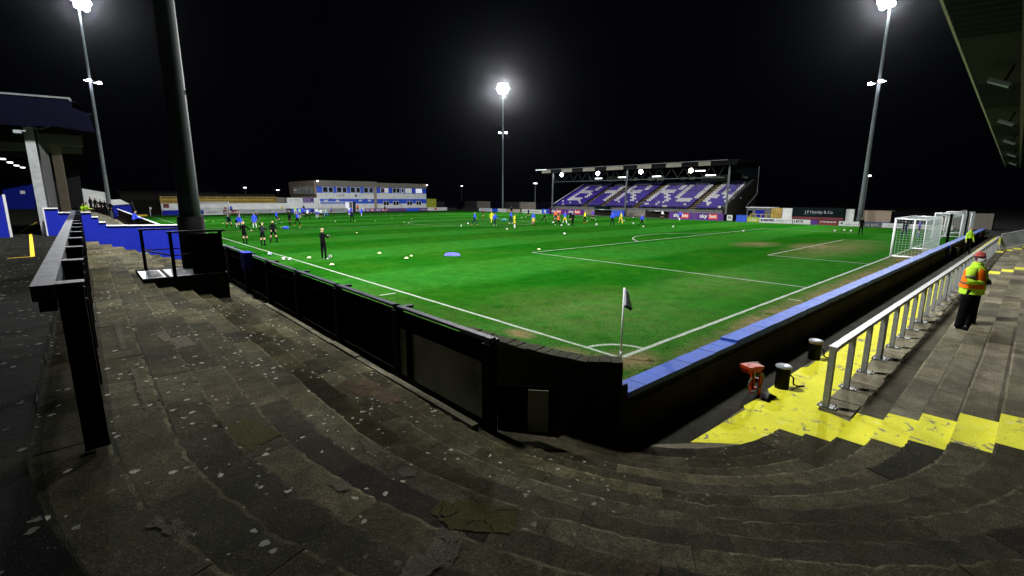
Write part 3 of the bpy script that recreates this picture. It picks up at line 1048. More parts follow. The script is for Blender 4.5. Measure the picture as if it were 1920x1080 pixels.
# =================================================================== WALKWAY OBJECTS
def post_drum(x, y, label, tan=False):
    t = empty('lighting_post', (x, y, 0.004), 0, label, 'short post', 'short capped posts on the walkway')
    a = MB(); a.lathe([(0.125, 0), (0.125, 0.40), (0.118, 0.415)], n=20); a.obj('body', M['rubber'], t, True)
    a = MB(); a.lathe([(0.135, 0.415), (0.145, 0.425), (0.145, 0.45), (0.13, 0.462), (0.02, 0.468)], n=24); a.obj('cap', M['cap_white'], t, True)
    if tan:
        a = MB(); a.lathe([(0.137, 0.385), (0.137, 0.414)], n=20); a.obj('band', M['cap_tan'], t, True)
    else:
        for bx in (-.035, .045):
            a = MB(); a.lathe([(0.012, 0.466), (0.012, 0.478)], (bx, 0, 0), 8); a.obj('cap_screw', M['galv_dark'], t)
    a = MB(); a.tube([(0.10, -0.09, .27), (0.17, -0.14, .20), (0.19, -0.15, .06), (0.27, -0.20, 0.016), (0.38, -0.28, .016)], 0.016, 8); a.obj('cable', M['rubber'], t, True)
    return t
post_drum(0.92, -3.13, 'black cylindrical post with white cap, between the orange frame and the rail end')
post_drum(3.32, -3.02, 'black post with white cap and tan band, right of the two walkway posts', True)

hr = empty('hose_frame', (0.08, -2.86, 0.004), R(-25), 'orange red metal frame with coiled grey cables against the dark wall', 'hose reel')
a = MB(); a.box(-.17, .13, -.11, .11, .50, .56); a.box(-.15, .11, -.09, .09, .44, .498); a.obj('top_plate', M['orange'], hr)
for (x_, y_) in ((.10, -.09), (.10, .09)):
    a = MB(); a.bar((x_, y_, 0), (x_ + .0, y_, .44), .035, .045); a.obj('leg', M['orange'], hr)
a = MB(); a.bar((.10, -.09, .12), (.10, .09, .12), .03, .03); a.bar((.10, -.09, .3), (.10, .09, .3), .03, .03); a.bar((.02, -.02, .05), (.02, -.02, .44), .05, .02); a.obj('cross_bar', M['orange'], hr)
for j in range(4):
    pts_ = []
    for i in range(13):
        aa_ = 2 * PI * i / 12
        pts_.append((-.03 + .02 * j + .11 * math.cos(aa_) * .3, -.12 + .05 * j * .3, .27 + .15 * math.sin(aa_ + j * .1) + .03 * math.cos(aa_)))
    a = MB(); a.tube([(p[0] + .13 * math.cos(2 * PI * i / 12), p[1], p[2]) for i, p in enumerate(pts_)], .009, 6, cap=False); a.obj('cable_coil', M['cable'], hr, True)
a = MB(); a.tube([(-.1, 0, .565), (-.05, .02, .60), (.02, 0, .59), (.08, -.03, .61), (.12, -.05, .575)], .008, 6); a.obj('loose_cable', M['cap_white'], hr, True)
a = MB(); a.lathe([(.012, .40), (.012, .48), (.006, .49)], (-.07, -.12, 0), 8); a.obj('nozzle', M['cap_white'], hr, True)
hr.scale = (1.1, 1.1, 1.08)
cl_ = empty('cable_heap', (0.22, -3.12, 0.004), 0, 'dark heap of cloth and cable on the yellow paint below the orange frame', 'cable')
a = MB()
random.seed(2)
vs = []; n = 9
for i in range(n):
    for j in range(n):
        x_, y_ = (i / (n - 1) - .5), (j / (n - 1) - .5)
        h_ = max(0.003, .055 * (1 - (2 * x_) ** 2) * (1 - (2 * y_) ** 2) + random.uniform(-.008, .012))
        vs.append((x_ * .42 + y_ * .1 + random.uniform(-.015, .015), y_ * .24 + random.uniform(-.015, .015), h_))
a.add(vs, [(i * n + j, (i + 1) * n + j, (i + 1) * n + j + 1, i * n + j + 1) for i in range(n - 1) for j in range(n - 1)])
a.obj('cloth', M['rubber'], cl_, True)

# =================================================================== CORNER FLAG
cf = empty('corner_flag', (0, 0, 0), 0, 'corner flag with limp dark blue and white cloth on a pale pole', 'corner flag')
a = MB(); a.tube([(0, 0, 0), (0.005, 0, 1.66)], .021, 10); a.obj('pole', M['frame_white'], cf, True)
a = MB(); a.tube([(.002, 0, 0.01), (.004, 0, .16)], .028, 10); a.obj('pole_base', M['white_edge'], cf, True)
a = MB(); vs = []; nx, nz = 9, 9
for i in range(nx):
    for j in range(nz):
        f = i / (nx - 1); q_ = j / (nz - 1)
        d_ = f * .17 * (0.35 + .9 * q_) * (1 if q_ < .95 else .8)
        fold = .030 * math.sin(f * 11 + q_ * 2)
        vs.append((0.03 + .74 * d_ + fold * .67, -.67 * d_ + fold * .74, 1.62 - q_ * .40 - f * .10 * q_))
a.add(vs, [(i * nz + j, (i + 1) * nz + j, (i + 1) * nz + j + 1, i * nz + j + 1) for i in range(nx - 1) for j in range(nz - 1)])
for idx, (i, j) in enumerate([(i, j) for i in range(nx - 1) for j in range(nz - 1)]):
    a.m[idx] = 1 if j > 6 else 0
a.obj('flag', [basic('pale_lilac_flag', (0.80, 0.78, 0.95), .8, 0, .15, 9, 0), M['lettering_navy']], cf, True)
cf2 = empty('corner_flag', (0, L_, 0), 0, 'distant corner flag at far left end of the touchline', 'corner flag')
a = MB(); a.tube([(0, 0, 0), (0, 0, 1.6)], .03, 6); a.obj('pole', M['frame_white'], cf2)
a = MB(); a.add([(0.03, 0, 1.6), (.3, -.1, 1.5), (.26, -.1, 1.25), (.03, 0, 1.2), (0.03, .02, 1.6), (.3, -.08, 1.5), (.26, -.08, 1.25), (.03, .02, 1.2)],
                [(0, 1, 2, 3), (7, 6, 5, 4), (0, 4, 5, 1), (1, 5, 6, 2), (2, 6, 7, 3)]); a.obj('flag', M['white_board'], cf2)

# =================================================================== GOALS
def net_grid(mb, P00, P10, P11, P01, nu, nv, sag=0.0, r=0.006):
    P00, P10, P11, P01 = map(Vector, (P00, P10, P11, P01))
    def at(u, v):
        p = P00 * (1 - u) * (1 - v) + P10 * u * (1 - v) + P11 * u * v + P01 * (1 - u) * v
        p.z -= sag * math.sin(PI * u) * math.sin(PI * v)
        return p
    for i in range(nu + 1):
        mb.tube([at(i / nu, j / 4) for j in range(5)], r, 3, cap=False)
    for j in range(nv + 1):
        mb.tube([at(i / 6, j / nv) for i in range(7)], r, 3, cap=False)
def goal(name, loc, rz, label, Wd=7.32, H=2.44, D=1.55, topd=1.5, group=None, netr=0.007, cell=0.16, sag=.05):
    # opening looks along +y; net goes to -y
    t = empty(name, loc, rz, label, 'goal', group)
    h = Wd / 2
    for s_ in (-1, 1):
        a = MB(); a.tube([(s_ * h, 0, 0), (s_ * h, 0, H)], .06, 10); a.obj('post', M['frame_white'], t, True)
        a = MB(); a.tube([(s_ * h, -.06, .05), (s_ * h, -D, .05)], .045, 8); a.obj('ground_bar', M['frame_white'], t, True)
        a = MB(); a.tube([(s_ * h, -.05, H - .01), (s_ * h, -topd * .98, H - .02), (s_ * h, -topd, H - .12), (s_ * h, -D, .05)], .03, 8); a.obj('net_support', M['frame_white'], t, True)
    a = MB(); a.tube([(-h - .06, 0, H), (h + .06, 0, H)], .06, 10); a.obj('crossbar', M['frame_white'], t, True)
    a = MB(); a.tube([(-h, -D, .05), (h, -D, .05)], .04, 8); a.obj('rear_bar', M['frame_white'], t, True)
    nm = MB()
    nu = int(Wd / cell); nv = int(H / cell); nd = int(D / cell)
    net_grid(nm, (-h, -D, .05), (h, -D, .05), (h, -topd, H - .08), (-h, -topd, H - .08), nu, nv, 0, netr)
    net_grid(nm, (-h, 0, H), (h, 0, H), (h, -topd, H - .08), (-h, -topd, H - .08), nu, nd, sag, netr)
    for s_ in (-1, 1):
        net_grid(nm, (s_ * h, 0, 0.02), (s_ * h, -D, .05), (s_ * h, -topd, H - .08), (s_ * h, 0, H), nd, nv, 0, netr)
    o = nm.obj('net', M['net'], t); o['kind'] = 'stuff'
    return t
goal('goal', (gc, 0, 0), 0, 'white framed goal with pale net on the near goal line', netr=0.0055)
goal('goal', (gc, L_, 0), PI, 'white goal on the distant goal line before the clubhouse', netr=.012, cell=.3)
goal('training_goal', (12.44 - 3.66, 100.05, 0), PI, 'distant white goal left of centre, partly behind the tall dark mast', netr=.012, cell=.3, D=1.2, topd=.8)
goal('training_goal', (50.1, -0.62, 0), R(90), 'nearer portable goal parked sideways behind the main goal', Wd=1.9, H=2.4, D=5.0, topd=4.6, group='portable goals parked by the wall', cell=.2, sag=.4)
goal('training_goal', (58.3, -0.62, 0), R(90), 'farther portable goal parked sideways behind the main goal', Wd=1.9, H=2.4, D=4.0, topd=3.4, group='portable goals parked by the wall', cell=.2, sag=.4)
for x_, y_, lb in ((42.6, -1.45, 'black padded net stanchion nearer the goal, with white hook arm'), (53.6, -1.6, 'black padded net stanchion farther along the wall, with white hook arm')):
    t = empty('net_stanchion', (x_, y_, 0), 0, lb, 'net post', 'black net stanchions by the wall')
    a = MB(); a.tube([(0, 0, 0), (0, 0, 2.55)], .09, 8); a.obj('post', M['rubber'], t, True)
    a = MB(); a.tube([(-.1, .1, 2.4), (-.8, .5, 2.62), (-.1, .12, 2.66), (-.05, .11, 2.4), (-.1, .12, 1.0), (-.3, .2, .8)], .035, 6); a.obj('hook_arm', M['frame_white'], t, True)

# =================================================================== FLOODLIGHT MASTS
def spot(name, loc, aim, power, cone, parent, col=(1.0, 0.985, 0.945), rad=1.1):
    l = bpy.data.lights.new(name, 'SPOT')
    l.energy = power; l.spot_size = R(cone); l.spot_blend = 1.0; l.shadow_soft_size = rad; l.color = col
    o = bpy.data.objects.new(name, l); COL.objects.link(o)
    d = Vector(aim) - Vector(loc)
    o.rotation_euler = d.to_track_quat('-Z', 'Y').to_euler()
    o.parent = parent
    o.location = Vector(loc) - parent.location
    return o
def mast(loc, topz, label, r0, r1, mat_, aim, flood, cone, midz=19.1, sleeve=None):
    t = empty('floodlight_mast', loc, 0, label, 'floodlight mast', 'floodlight masts at the corners of the pitch')
    H = topz - loc[2]
    a = MB(); n = 12
    a.tube([(0, 0, H * i / n) for i in range(n + 1)], [r0 + (r1 - r0) * i / n for i in range(n + 1)], 16); a.obj('pole', mat_, t, True)
    d = (Vector((aim[0], aim[1], 0)) - Vector((loc[0], loc[1], 0))).normalized(); sd = Vector((-d.y, d.x, 0))
    a = MB(); c = Vector((0, 0, H)); a.bar(c - sd * 1.5, c + sd * 1.5, .12, .12); a.bar(c - sd * 1.3 + Vector((0, 0, .9)), c + sd * 1.3 + Vector((0, 0, .9)), .12, .12)
    for k in (-1.2, 0, 1.2): a.bar(c + sd * k, c + sd * k + Vector((0, 0, .9)), .08, .08)
    a.obj('head_frame', M['galv_dark'], t)
    for row in range(3):
        for k in ((-.7, 0, .7), (-1.05, -.35, .35, 1.05), (-.7, 0, .7))[row]:
            cc = c + sd * k + d * .22 + Vector((0, 0, .72 * row - .3))
            fw = (d * .85 + Vector((0, 0, -.52))).normalized()
            a = MB(); a.tube([cc, cc + fw * .28], [.16, .33], 12); lo = a.obj('floodlight', M['galv_dark'], t, True)
            a = MB(); a.tube([cc + fw * .282, cc + fw * .36], [.38, .36], 12); a.obj('lens', M['lamp'], lo, True)
    # amenity lights part way up
    mz = midz - loc[2]
    a = MB(); a.bar(Vector((0, 0, mz)) - sd * .8, Vector((0, 0, mz)) + sd * .8, .07, .07); a.obj('bracket', M['galv'], t)
    for k in (-.75, .75):
        cc = Vector((0, 0, mz + .05)) + sd * k + d * .1
        a = MB(); a.bar(cc, cc + d * .5 + Vector((0, 0, -.1)), .42, .16); lo = a.obj('amenity_light', M['galv'], t)
        a = MB(); a.bar(cc + Vector((0, 0, -.11)) - d * .02, cc + d * .52 + Vector((0, 0, -.21)), .46, .05); a.bar(cc + d * .52 + Vector((0, 0, .02)), cc + d * .58 + Vector((0, 0, -.17)), .44, .2); a.obj('lens', M['lamp_violet'], lo)
    if sleeve:
        a = MB(); a.tube([(0, 0, 0), (0, 0, sleeve)], sleeve_r, 20); a.obj('sleeve', M['black'], t, True)
        for zz in (sleeve * .5, 4.8, 7.2): a = MB(); a.box(r0 * .8, r0 * 1.12, -.05, .05, zz, zz + .12); a.obj('access_cover', M['black'], t)
    spot('beam', (loc[0] + d.x * .9, loc[1] + d.y * .9, topz + .2), aim, flood, cone, t)
    return t
sleeve_r = 0.335
(p0, a0_, e0, c0_), (p1, a1_, e1, c1_), (p2, a2_, e2, c2_), (p3, a3_, e3, c3_) = FLOODS
mast((-6.6, 10.25, 1.6), p0[2], 'thick dark mast close on the left, rising out of the picture from a caged plinth', .272, .13, M['mast'], a0_, e0, c0_, 19.1, 1.47)
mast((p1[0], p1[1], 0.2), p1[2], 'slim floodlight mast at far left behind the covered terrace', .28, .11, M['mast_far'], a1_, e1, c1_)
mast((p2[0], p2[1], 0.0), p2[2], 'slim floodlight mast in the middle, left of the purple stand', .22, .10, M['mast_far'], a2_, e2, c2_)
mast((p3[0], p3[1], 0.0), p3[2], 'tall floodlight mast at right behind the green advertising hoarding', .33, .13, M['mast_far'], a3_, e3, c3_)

# plinth and cage at the foot of the near mast
pt = empty('mast_plinth', (-7.2, 9.7, 0), 0, 'concrete plinth with steel grating lid at the foot of the near mast', 'plinth')
a = MB(); a.box(-.76, 1.1, -.95, 1.35, 0.4, 1.585); a.obj('base', M['bed'], pt)
a = MB(); a.box(-.76, -.28, -.95, .62, 1.586, 1.602); a.box(-.20, .54, -.95, .62, 1.586, 1.602); a.obj('cover_plate', M['grating'], pt)
for i in range(11):
    y_ = -.86 + i * .13
    for x0_, x1_ in ((-.70, -.34), (-.14, .48)):
        a = MB(); a.box(x0_ + .012 * i, x1_, y_, y_ + .035, 1.6025, 1.612); a.obj('grating_bar', M['galv_dark'], pt)
a = MB(); a.box(.56, 1.08, -.93, .60, 1.586, 1.60); a.obj('side_plate', M['galv_dark'], pt)
cg = empty('guard_rail', (-7.2, 9.7, 1.6), 0, 'black tubular guard rail round the plinth of the near mast', 'railing')
for (x_, y_) in ((-.10, -.98), (-.55, .9), (1.0, -.98)):
    a = MB(); a.bar((x_, y_, -.05), (x_, y_, 1.12), .075, .075); a.obj('post', M['black'], cg)
a = MB(); a.bar((-.16, -.98, 1.14), (1.12, -.98, 1.14), .07, .05); a.bar((-.6, .9, 1.12), (.75, .9, 1.12), .06, .05); a.obj('top_rail', M['rail_top'], cg)
a = MB(); a.bar((-.10, -.98, .55), (1.0, -.98, .55), .03, .03); a.bar((-.55, .9, .55), (.6, .9, .55), .03, .03); a.bar((-.14, -.95, .55), (-.53, .88, .55), .03, .03); a.obj('mid_rail', M['black'], cg)
a = MB(); a.box(.35, 1.0, -.9, -.6, 0.0, 1.05); a.obj('cabinet', M['black_board'], cg)
bx = MB(); bx.box(-5.35, -5.12, 10.2, 10.7, 1.4, 1.9); bx.box(-5.37, -5.10, 10.18, 10.72, 1.902, 1.93)
tag(bx.obj('equipment_box', M['blue']), 'small blue box beyond the black barrier, right of the near mast', 'box')

# =================================================================== BLUE STEPPED WALL AND COVERED TERRACE ON THE LEFT
sw = empty('dividing_wall', (0, 20.3, 0), 0, 'royal blue wall with white stepped top crossing the left terrace', 'wall')
prof = [(-10.0, 3.11), (-9.61, 3.11), (-9.61, 2.94), (-8.63, 2.94), (-8.63, 2.74), (-8.43, 2.74), (-8.43, 2.52), (-8.21, 2.52), (-8.21, 2.37), (-5.2, 2.30)]
poly = prof + [(-5.2, .2), (-10.0, 1.6)]
def vprism(mb, poly, y0, y1, mi=0):
    n = len(poly)
    vs = [(x, y0, z) for x, z in poly] + [(x, y1, z) for x, z in poly]
    fs = [tuple(range(n)), tuple(range(2 * n - 1, n - 1, -1))] + [(i, n + i, n + (i + 1) % n, (i + 1) % n) for i in range(n)]
    return mb.add(vs, fs, mi)
a = MB(); vprism(a, poly[::-1], 0, .22); a.obj('masonry', M['blue'], sw)
a = MB()
for (x0_, z0_), (x1_, z1_) in zip(prof[:-1], prof[1:]):
    if abs(x0_ - x1_) > .01:
        a.add([(x0_, -.03, z0_ + .002), (x1_, -.03, z1_ + .002), (x1_, .25, z1_ + .002), (x0_, .25, z0_ + .002), (x0_, -.03, z0_ + .035), (x1_, -.03, z1_ + .035), (x1_, .25, z1_ + .035), (x0_, .25, z0_ + .035)],
              [(0, 3, 2, 1), (4, 5, 6, 7), (0, 1, 5, 4), (1, 2, 6, 5), (2, 3, 7, 6), (3, 0, 4, 7)])
a.box(-10.04, -10.003, -.03, .25, 2.0, 3.146)
a.obj('white_edging', M['white_edge'], sw)
sw2 = empty('dividing_wall', (0, 20.3, 0), 0, 'short royal blue wall with white end at the far left edge', 'wall')
a = MB(); a.box(-16, -11.06, 0, .22, 2.0, 3.62); a.obj('masonry', M['blue'], sw2)
a = MB(); a.box(-11.057, -11.0, -.02, .24, 2.0, 3.66); a.obj('white_edging', M['white_edge'], sw2)

# left terrace continues beyond the wall
lt = MB()
for k in range(9):
    x1_ = -6.2 - .36 * k
    lt.box(x1_ - .36 if k < 8 else -9.2, x1_, 20.6, 84, 0, 0.75 + .16 * k)
tag(lt.obj('far_terrace', M['kerb']), kind='structure')
fb = empty('pitch_barrier', (0, 0, 0), 0, 'pale topped barrier along the touchline beyond the blue wall', 'barrier')
for y_ in range(21, 80, 3):
    a = MB(); a.box(-5.3, -5.22, y_, y_ + .08, .2, 1.75); a.obj('post', M['galv_dark'], fb)
for y_ in range(21, 78, 3):
    a = MB(); a.box(-5.29, -5.25, y_ + .085, y_ + 2.995, .6, 1.70); a.obj('panel', M['brown_dark'], fb)
a = MB(); a.box(-5.33, -5.2, 21, 80, 1.752, 1.80); a.obj('top_rail', M['white_edge'], fb)
fp = MB(); fp.box(-6.15, -5.35, 20.6, 84, -.2, .22); tag(fp.obj('far_walkway', M['slab_clean'], tone=True), kind='structure')

st = empty('covered_terrace', (0, 20.5, 0), 0, 'dark covered terrace with navy gable and pale columns at left', 'stand')
gab = [(-18, 7.14), (-8.71, 7.46), (-8.66, 7.40), (-8.68, 7.1), (-8.20, 6.9), (-8.08, 6.2), (-8.55, 6.22), (-9.2, 6.32), (-10.2, 6.24), (-18, 6.24)]
a = MB(); vprism(a, gab, 0, .12); a.obj('gable', M['navy'], st)
a = MB(); a.add([(-18, -.02, 7.15), (-8.71, -.02, 7.47), (-8.66, -.02, 7.41), (-8.67, -.02, 7.30), (-8.76, -.02, 7.40), (-18, -.02, 7.10)], [(5, 4, 3, 2, 1, 0)])
a.obj('gable_trim', M['galv_dark'], st)
a = MB()
a.add([(-8.06, .125, 6.20), (-8.06, 56, 6.20), (-8.5, 56, 7.3), (-8.5, .125, 7.3)], [(0, 3, 2, 1)])
a.box(-18, -8.5, .125, 56, 7.31, 7.36)
a.obj('roof', M['navy'], st)
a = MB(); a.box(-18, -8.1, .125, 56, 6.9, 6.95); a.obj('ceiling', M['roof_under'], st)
for j in range(8):
    a = MB(); a.box(-18, -8.4, 3 + 6.4 * j, 3.35 + 6.4 * j, 6.3, 6.89); a.obj('rafter', M['taupe'] if j in (1, 2) else M['brown_dark'], st)  # two rafters coloured paler to stand in for the lit part of the underside
a = MB(); a.box(-10.20, -9.92, .24, .5, 2.0, 6.23); a.obj('column', M['galv'], st)
a = MB(); a.box(-9.75, -9.35, 10.0, 10.5, 1.2, 6.3); a.obj('column', M['tan'], st)
a = MB(); a.box(-9.95, -9.85, .55, 9.9, 2.0, 6.25); a.obj('side_panel', M['dark'], st)
a = MB(); a.bar((-10.4, .1, 6.35), (-9.7, .1, 6.16), .05, .03); a.bar((-9.7, .1, 6.18), (-9.2, .1, 6.42), .05, .03); a.obj('bracket', M['galv'], st)
a = MB(); a.box(-18, -17.9, .125, 56, 2.0, 6.9); a.box(-18, -8.6, 55.9, 56, 1.9, 6.9); a.obj('rear_wall', M['dark'], st)
for j, (x_, y_) in enumerate([(-11.9, 13.2), (-11.9, 17.2), (-11.9, 21.4), (-11.8, 24.6)]):
    a = MB(); a.box(x_ - .12, x_ + .12, y_, y_ + .5, 5.62, 5.68); a.obj('ceiling_light', M['lamp_small'], st)
cm = empty('wall_floodlight', (-10.33, 20.45, 6.05), 0, 'small white floodlight on the gable column at left', 'lamp')
a = MB(); a.box(-.12, .1, -.12, .05, -.1, .02); a.obj('housing', M['cap_white'], cm)
a = MB(); a.bar((.1, 0, 0), (.2, .1, .02), .03, .03); a.obj('arm', M['galv'], cm)
yl = empty('floor_marking', (0, 0, PROM), 0, 'worn yellow angled line on the dark promenade at left', 'floor marking')
for (p_, q_) in [((-10.0, 11.6), (-10.62, 22.3)), ((-10.62, 22.3), (-10.2, 30)), ((-11.0, 23.2), (-11.0, 34)), ((-10.45, 11.5), (-10.0, 11.6))]:
    a = MB(); v_ = Vector(p_); u_ = Vector(q_); d_ = (u_ - v_).normalized() * .001; n_ = Vector((-d_.y, d_.x)).normalized() * .045
    a.add([(v_.x - n_.x, v_.y - n_.y, .005), (v_.x + n_.x, v_.y + n_.y, .005), (u_.x + n_.x, u_.y + n_.y, .005), (u_.x - n_.x, u_.y - n_.y, .005)], [(3, 2, 1, 0)])
    a.obj('painted_line', M['yellow_flat'], yl)

# distant left buildings
b1 = empty('gable_building', (0, 88, 0), 0, 'white gable wall behind the far left mast', 'building')
a = MB(); vprism(a, [(-9.05, 4.7), (-5.75, 3.98), (-5.6, 1.9), (-9.05, 1.9)][::-1], 0, 3); a.obj('wall', M['white'], b1)
a = MB(); vprism(a, [(-9.3, 4.72), (-9.052, 4.75), (-9.052, 1.9), (-9.3, 1.9)][::-1], 0, 3); a.obj('blue_edge', M['blue'], b1)
b2 = empty('kiosk', (0, 90, 0), 0, 'low white kiosk with sloping roof over blue base beside the far corner', 'kiosk')
a = MB(); vprism(a, [(-5.6, 2.95), (-4.3, 3.0), (-3.2, 2.3), (-5.6, 2.1)][::-1], 0, 2); a.obj('roof', M['white'], b2)
a = MB(); a.box(-5.6, -3.1, 0.1, 2, 0.2, 2.09); a.obj('base', M['blue'], b2)
b3 = empty('portable_cabin', (0, 72, 0), 0, 'blue cabin with small lit window seen through the covered terrace', 'cabin')
a = MB(); a.box(-15.3, -12.3, 0, 4, 2.0, 4.85); a.obj('wall', M['blue'], b3)
a = MB(); a.box(-13.9, -13.5, -.02, 0, 3.75, 4.1); a.obj('window', M['window_dim'], b3)
a = MB(); a.box(-12.295, -11.2, 0, 3, 4.3, 4.8); a.obj('canopy', M['white'], b3)
hc = empty('far_shed', (0, 112, 0), 0, 'long low unlit shed behind the far left corner', 'shed')
a = MB(); a.box(-3.2, 13.5, 0, 8, 0, 3.95); a.obj('wall', M['brown_dark'], hc)
a = MB(); a.add([(-3.4, -.2, 3.96), (13.7, -.2, 3.96), (13.7, 4, 4.5), (-3.4, 4, 4.5)], [(0, 1, 2, 3)]); a.obj('roof', M['brown_dark'], hc)
bn = empty('bench_row', (-2.4, 100.3, 0), 0, 'low yellow bench rail beside the far left corner flag', 'bench')
a = MB(); a.box(-2.3, 2.0, 0, .12, .02, .3); a.obj('rail', M['yellow_flat'], bn)
for x_ in (-1.4, .6):
    a = MB(); a.bar((x_, .5, 0), (x_ - .5, .5, 2.6), .08, .08); a.obj('stay', M['galv_dark'], bn)

# =================================================================== FAR END: boards, white wall, ochre seats fence
FY = 103.45
def board(x0, x1, z0, z1, mat_, label, side='far', name='advertising_board', th=.06):
    """side far: faces -y at y=FY; side right: faces -x at x=69.36 (x0,x1 are y values, x0 > x1)"""
    if side == 'far':
        t = empty(name, ((x0 + x1) / 2, FY, 0), 0, label, 'advertising board')
        a = MB(); a.box(-(x1 - x0) / 2 + .01, (x1 - x0) / 2 - .01, 0, th, z0, z1); a.obj('panel', mat_, t)
    else:
        t = empty(name, (69.36, (x0 + x1) / 2, 0), 0, label, 'advertising board')
        a = MB(); a.box(0, th, -(x0 - x1) / 2 + .01, (x0 - x1) / 2 - .01, z0, z1); a.obj('panel', mat_, t)
    return t
def squiggle(t, side, u0, u1, z, h, mat_, n=None, seed=1):
    """illegible small print: a row of little marks standing proud of the board"""
    rnd = random.Random(seed)
    a = MB(); u = u0
    while u < u1:
        wd = rnd.uniform(.35, .8) * h
        hh = h * rnd.choice([.6, .6, .75, 1.0])
        if side == 'far': a.box(u, u + wd * .5, -.012, -.002, z, z + hh)
        else: a.box(-.012, -.002, -u - wd * .5, -u, z, z + hh)
        u += wd * (.9 if rnd.random() < .8 else 1.8)
    o_ = a.obj('print', mat_, t); o_['kind'] = 'stuff'
    return o_
def emblem(t, side, u, z, r, mat_):
    a = MB(); n = 14; vs = []
    for d in (-.014, -.002):
        for i in range(n):
            an = 2 * PI * i / n; uu = u + r * math.cos(an); zz = z + r * math.sin(an)
            vs.append((uu, d, zz) if side == 'far' else (d, -uu, zz))
    a.add(vs, [tuple(range(n)), tuple(range(2 * n - 1, n - 1, -1))] + [(i, (i + 1) % n, n + (i + 1) % n, n + i) for i in range(n)])
    return a.obj('emblem', mat_, t)
def txt(t, side, body, size, mat_, u, z, bold=.0, width=None):
    if side == 'far':
        return text_obj(body, size, mat_, t, (t.location.x + u, FY - .012, z), (1, 0, 0), bold=bold, width=width)
    return text_obj(body, size, mat_, t, (69.36 - .012, t.location.y - u, z), (0, -1, 0), bold=bold, width=width)
t = board(2.1, 8.7, .05, .92, M['blue'], 'plain blue board at the far left end, left part behind the dark mast')
t = board(8.7, 11.98, .03, .88, M['white_board'], 'pale board with small grey print, right of the plain blue board'); squiggle(t, 'far', -1.2, 1.3, .35, .3, M['galv_dark'], seed=2)
t = board(12.0, 14.95, .03, .88, M['maroon'], 'dark red patterned board behind the distant training goal'); squiggle(t, 'far', -1.3, 1.3, .2, .5, M['white_board'], seed=3)
t = board(14.97, 23.9, .15, .98, M['grey_board'], 'long pale grey board with dark emblems and small print')
for u in (-1.6, 1.6, 3.9): emblem(t, 'far', u - .3, .58, .14, M['lettering_black'])
squiggle(t, 'far', -4.0, -2.0, .48, .24, M['lettering_black'], seed=4); squiggle(t, 'far', -.9, 1.0, .48, .2, M['lettering_black'], seed=5); squiggle(t, 'far', 2.2, 3.4, .48, .22, M['lettering_black'], seed=6)
t = board(23.92, 25.0, .1, 1.0, M['lettering_black'], 'small black and white squared board left of the far goal'); squiggle(t, 'far', -.4, .3, .35, .35, M['white_board'], seed=7)
t = board(25.02, 29.9, .1, 1.0, M['royal'], 'bright blue board with white print beside the left post of the far goal'); squiggle(t, 'far', -1.8, 1.6, .4, .3, M['white_board'], seed=8)
t = board(29.95, 38.6, .1, 1.0, M['grey_board'], 'grey board with dark print seen through the far goal'); squiggle(t, 'far', -.5, 3.6, .4, .4, M['dkgreen'], seed=9)
for u0, u1, lb in ((41.9, 44.5, 'purple board with white and red lettering, right of the person in orange'), (44.55, 48.0, 'purple board with white and red lettering left of the long patterned board')):
    t = board(u0, u1, .0, .8, M['purple'], lb)
    a = MB(); hw = (u1 - u0) / 2; a.box(.1, hw - .15, -.008, -.001, .16, .66); a.obj('red_panel', M['red'], t)
    txt(t, 'far', 'sky', .52, M['lettering_white'], -hw + .25, .28, .01, hw - .4); txt(t, 'far', 'bet', .52, M['lettering_white'], .2, .28, .01, hw - .5)
t = board(48.05, 53.3, 0, .78, M['purple'], 'long purple board with small gold print before the clubhouse'); squiggle(t, 'far', -2.2, 2.3, .3, .2, M['cap_tan'], seed=10)
t = board(53.35, 57.0, 0, .78, M['royal'], 'plain bright blue board before the clubhouse lower windows')
t = board(57.05, 59.6, 0, .8, M['purple'], 'purple board with pale logo at the clubhouse right corner'); squiggle(t, 'far', -.9, .9, .22, .36, M['white_board'], seed=11)
t = board(59.65, 65.9, 0, .85, M['white_board'], 'white board with red circle to the right of the clubhouse'); emblem(t, 'far', -.6, .48, .36, M['red']); squiggle(t, 'far', .3, 2.6, .3, .2, M['grey_board'], seed=12)
t = board(65.95, 69.2, 0, .7, M['dark'], 'dark low board at the far right corner of the pitch')

fwall = empty('end_wall', (0, 104.6, 0), 0, 'white wall behind the boards at the far left end', 'wall')
a = MB(); a.box(2.2, 24.6, 0, .3, 0, 2.15); a.obj('wall', M['white'], fwall)
a = MB(); a.box(24.62, 31.8, 0, .3, 0, 3.3); a.obj('wall', M['white'], fwall)
a = MB(); a.box(28.0, 30.4, -.04, -.005, 2.1, 3.25); a.box(28.05, 30.35, -.045, -.042, 2.25, 2.38, 1); a.obj('purple_sign', [M['purple'], M['white_board']], fwall)
squiggle(fwall, 'far', 25.4, 27.2, 2.8, .16, M['lettering_black'], seed=13)
squiggle(fwall, 'far', 28.3, 29.5, 2.75, .2, M['lettering_white'], seed=14).location = (0, -.05, 0)
a = MB(); a.box(2.5, 3.4, -.02, -.004, 1.35, 2.1); a.obj('red_sign', M['maroon'], fwall)
a = MB(); a.box(12.4, 12.9, -.03, -.004, 1.0, 1.35); a.obj('orange_box', M['orange'], fwall)
oc = empty('seating_stand', (0, 105.2, 0), 0, 'ochre slatted seating frame above the white end wall', 'stand')
for zz in (2.18, 2.55, 2.92, 3.3):
    a = MB(); a.box(2.2, 22.6, 0, .2, zz, zz + .16); a.obj('rail', M['ochre'], oc)
for i in range(12):
    x_ = 2.3 + i * 1.84
    a = MB(); a.box(x_, x_ + .14, -.05, -.003, 2.16, 3.5); a.obj('upright', M['ochre'], oc)
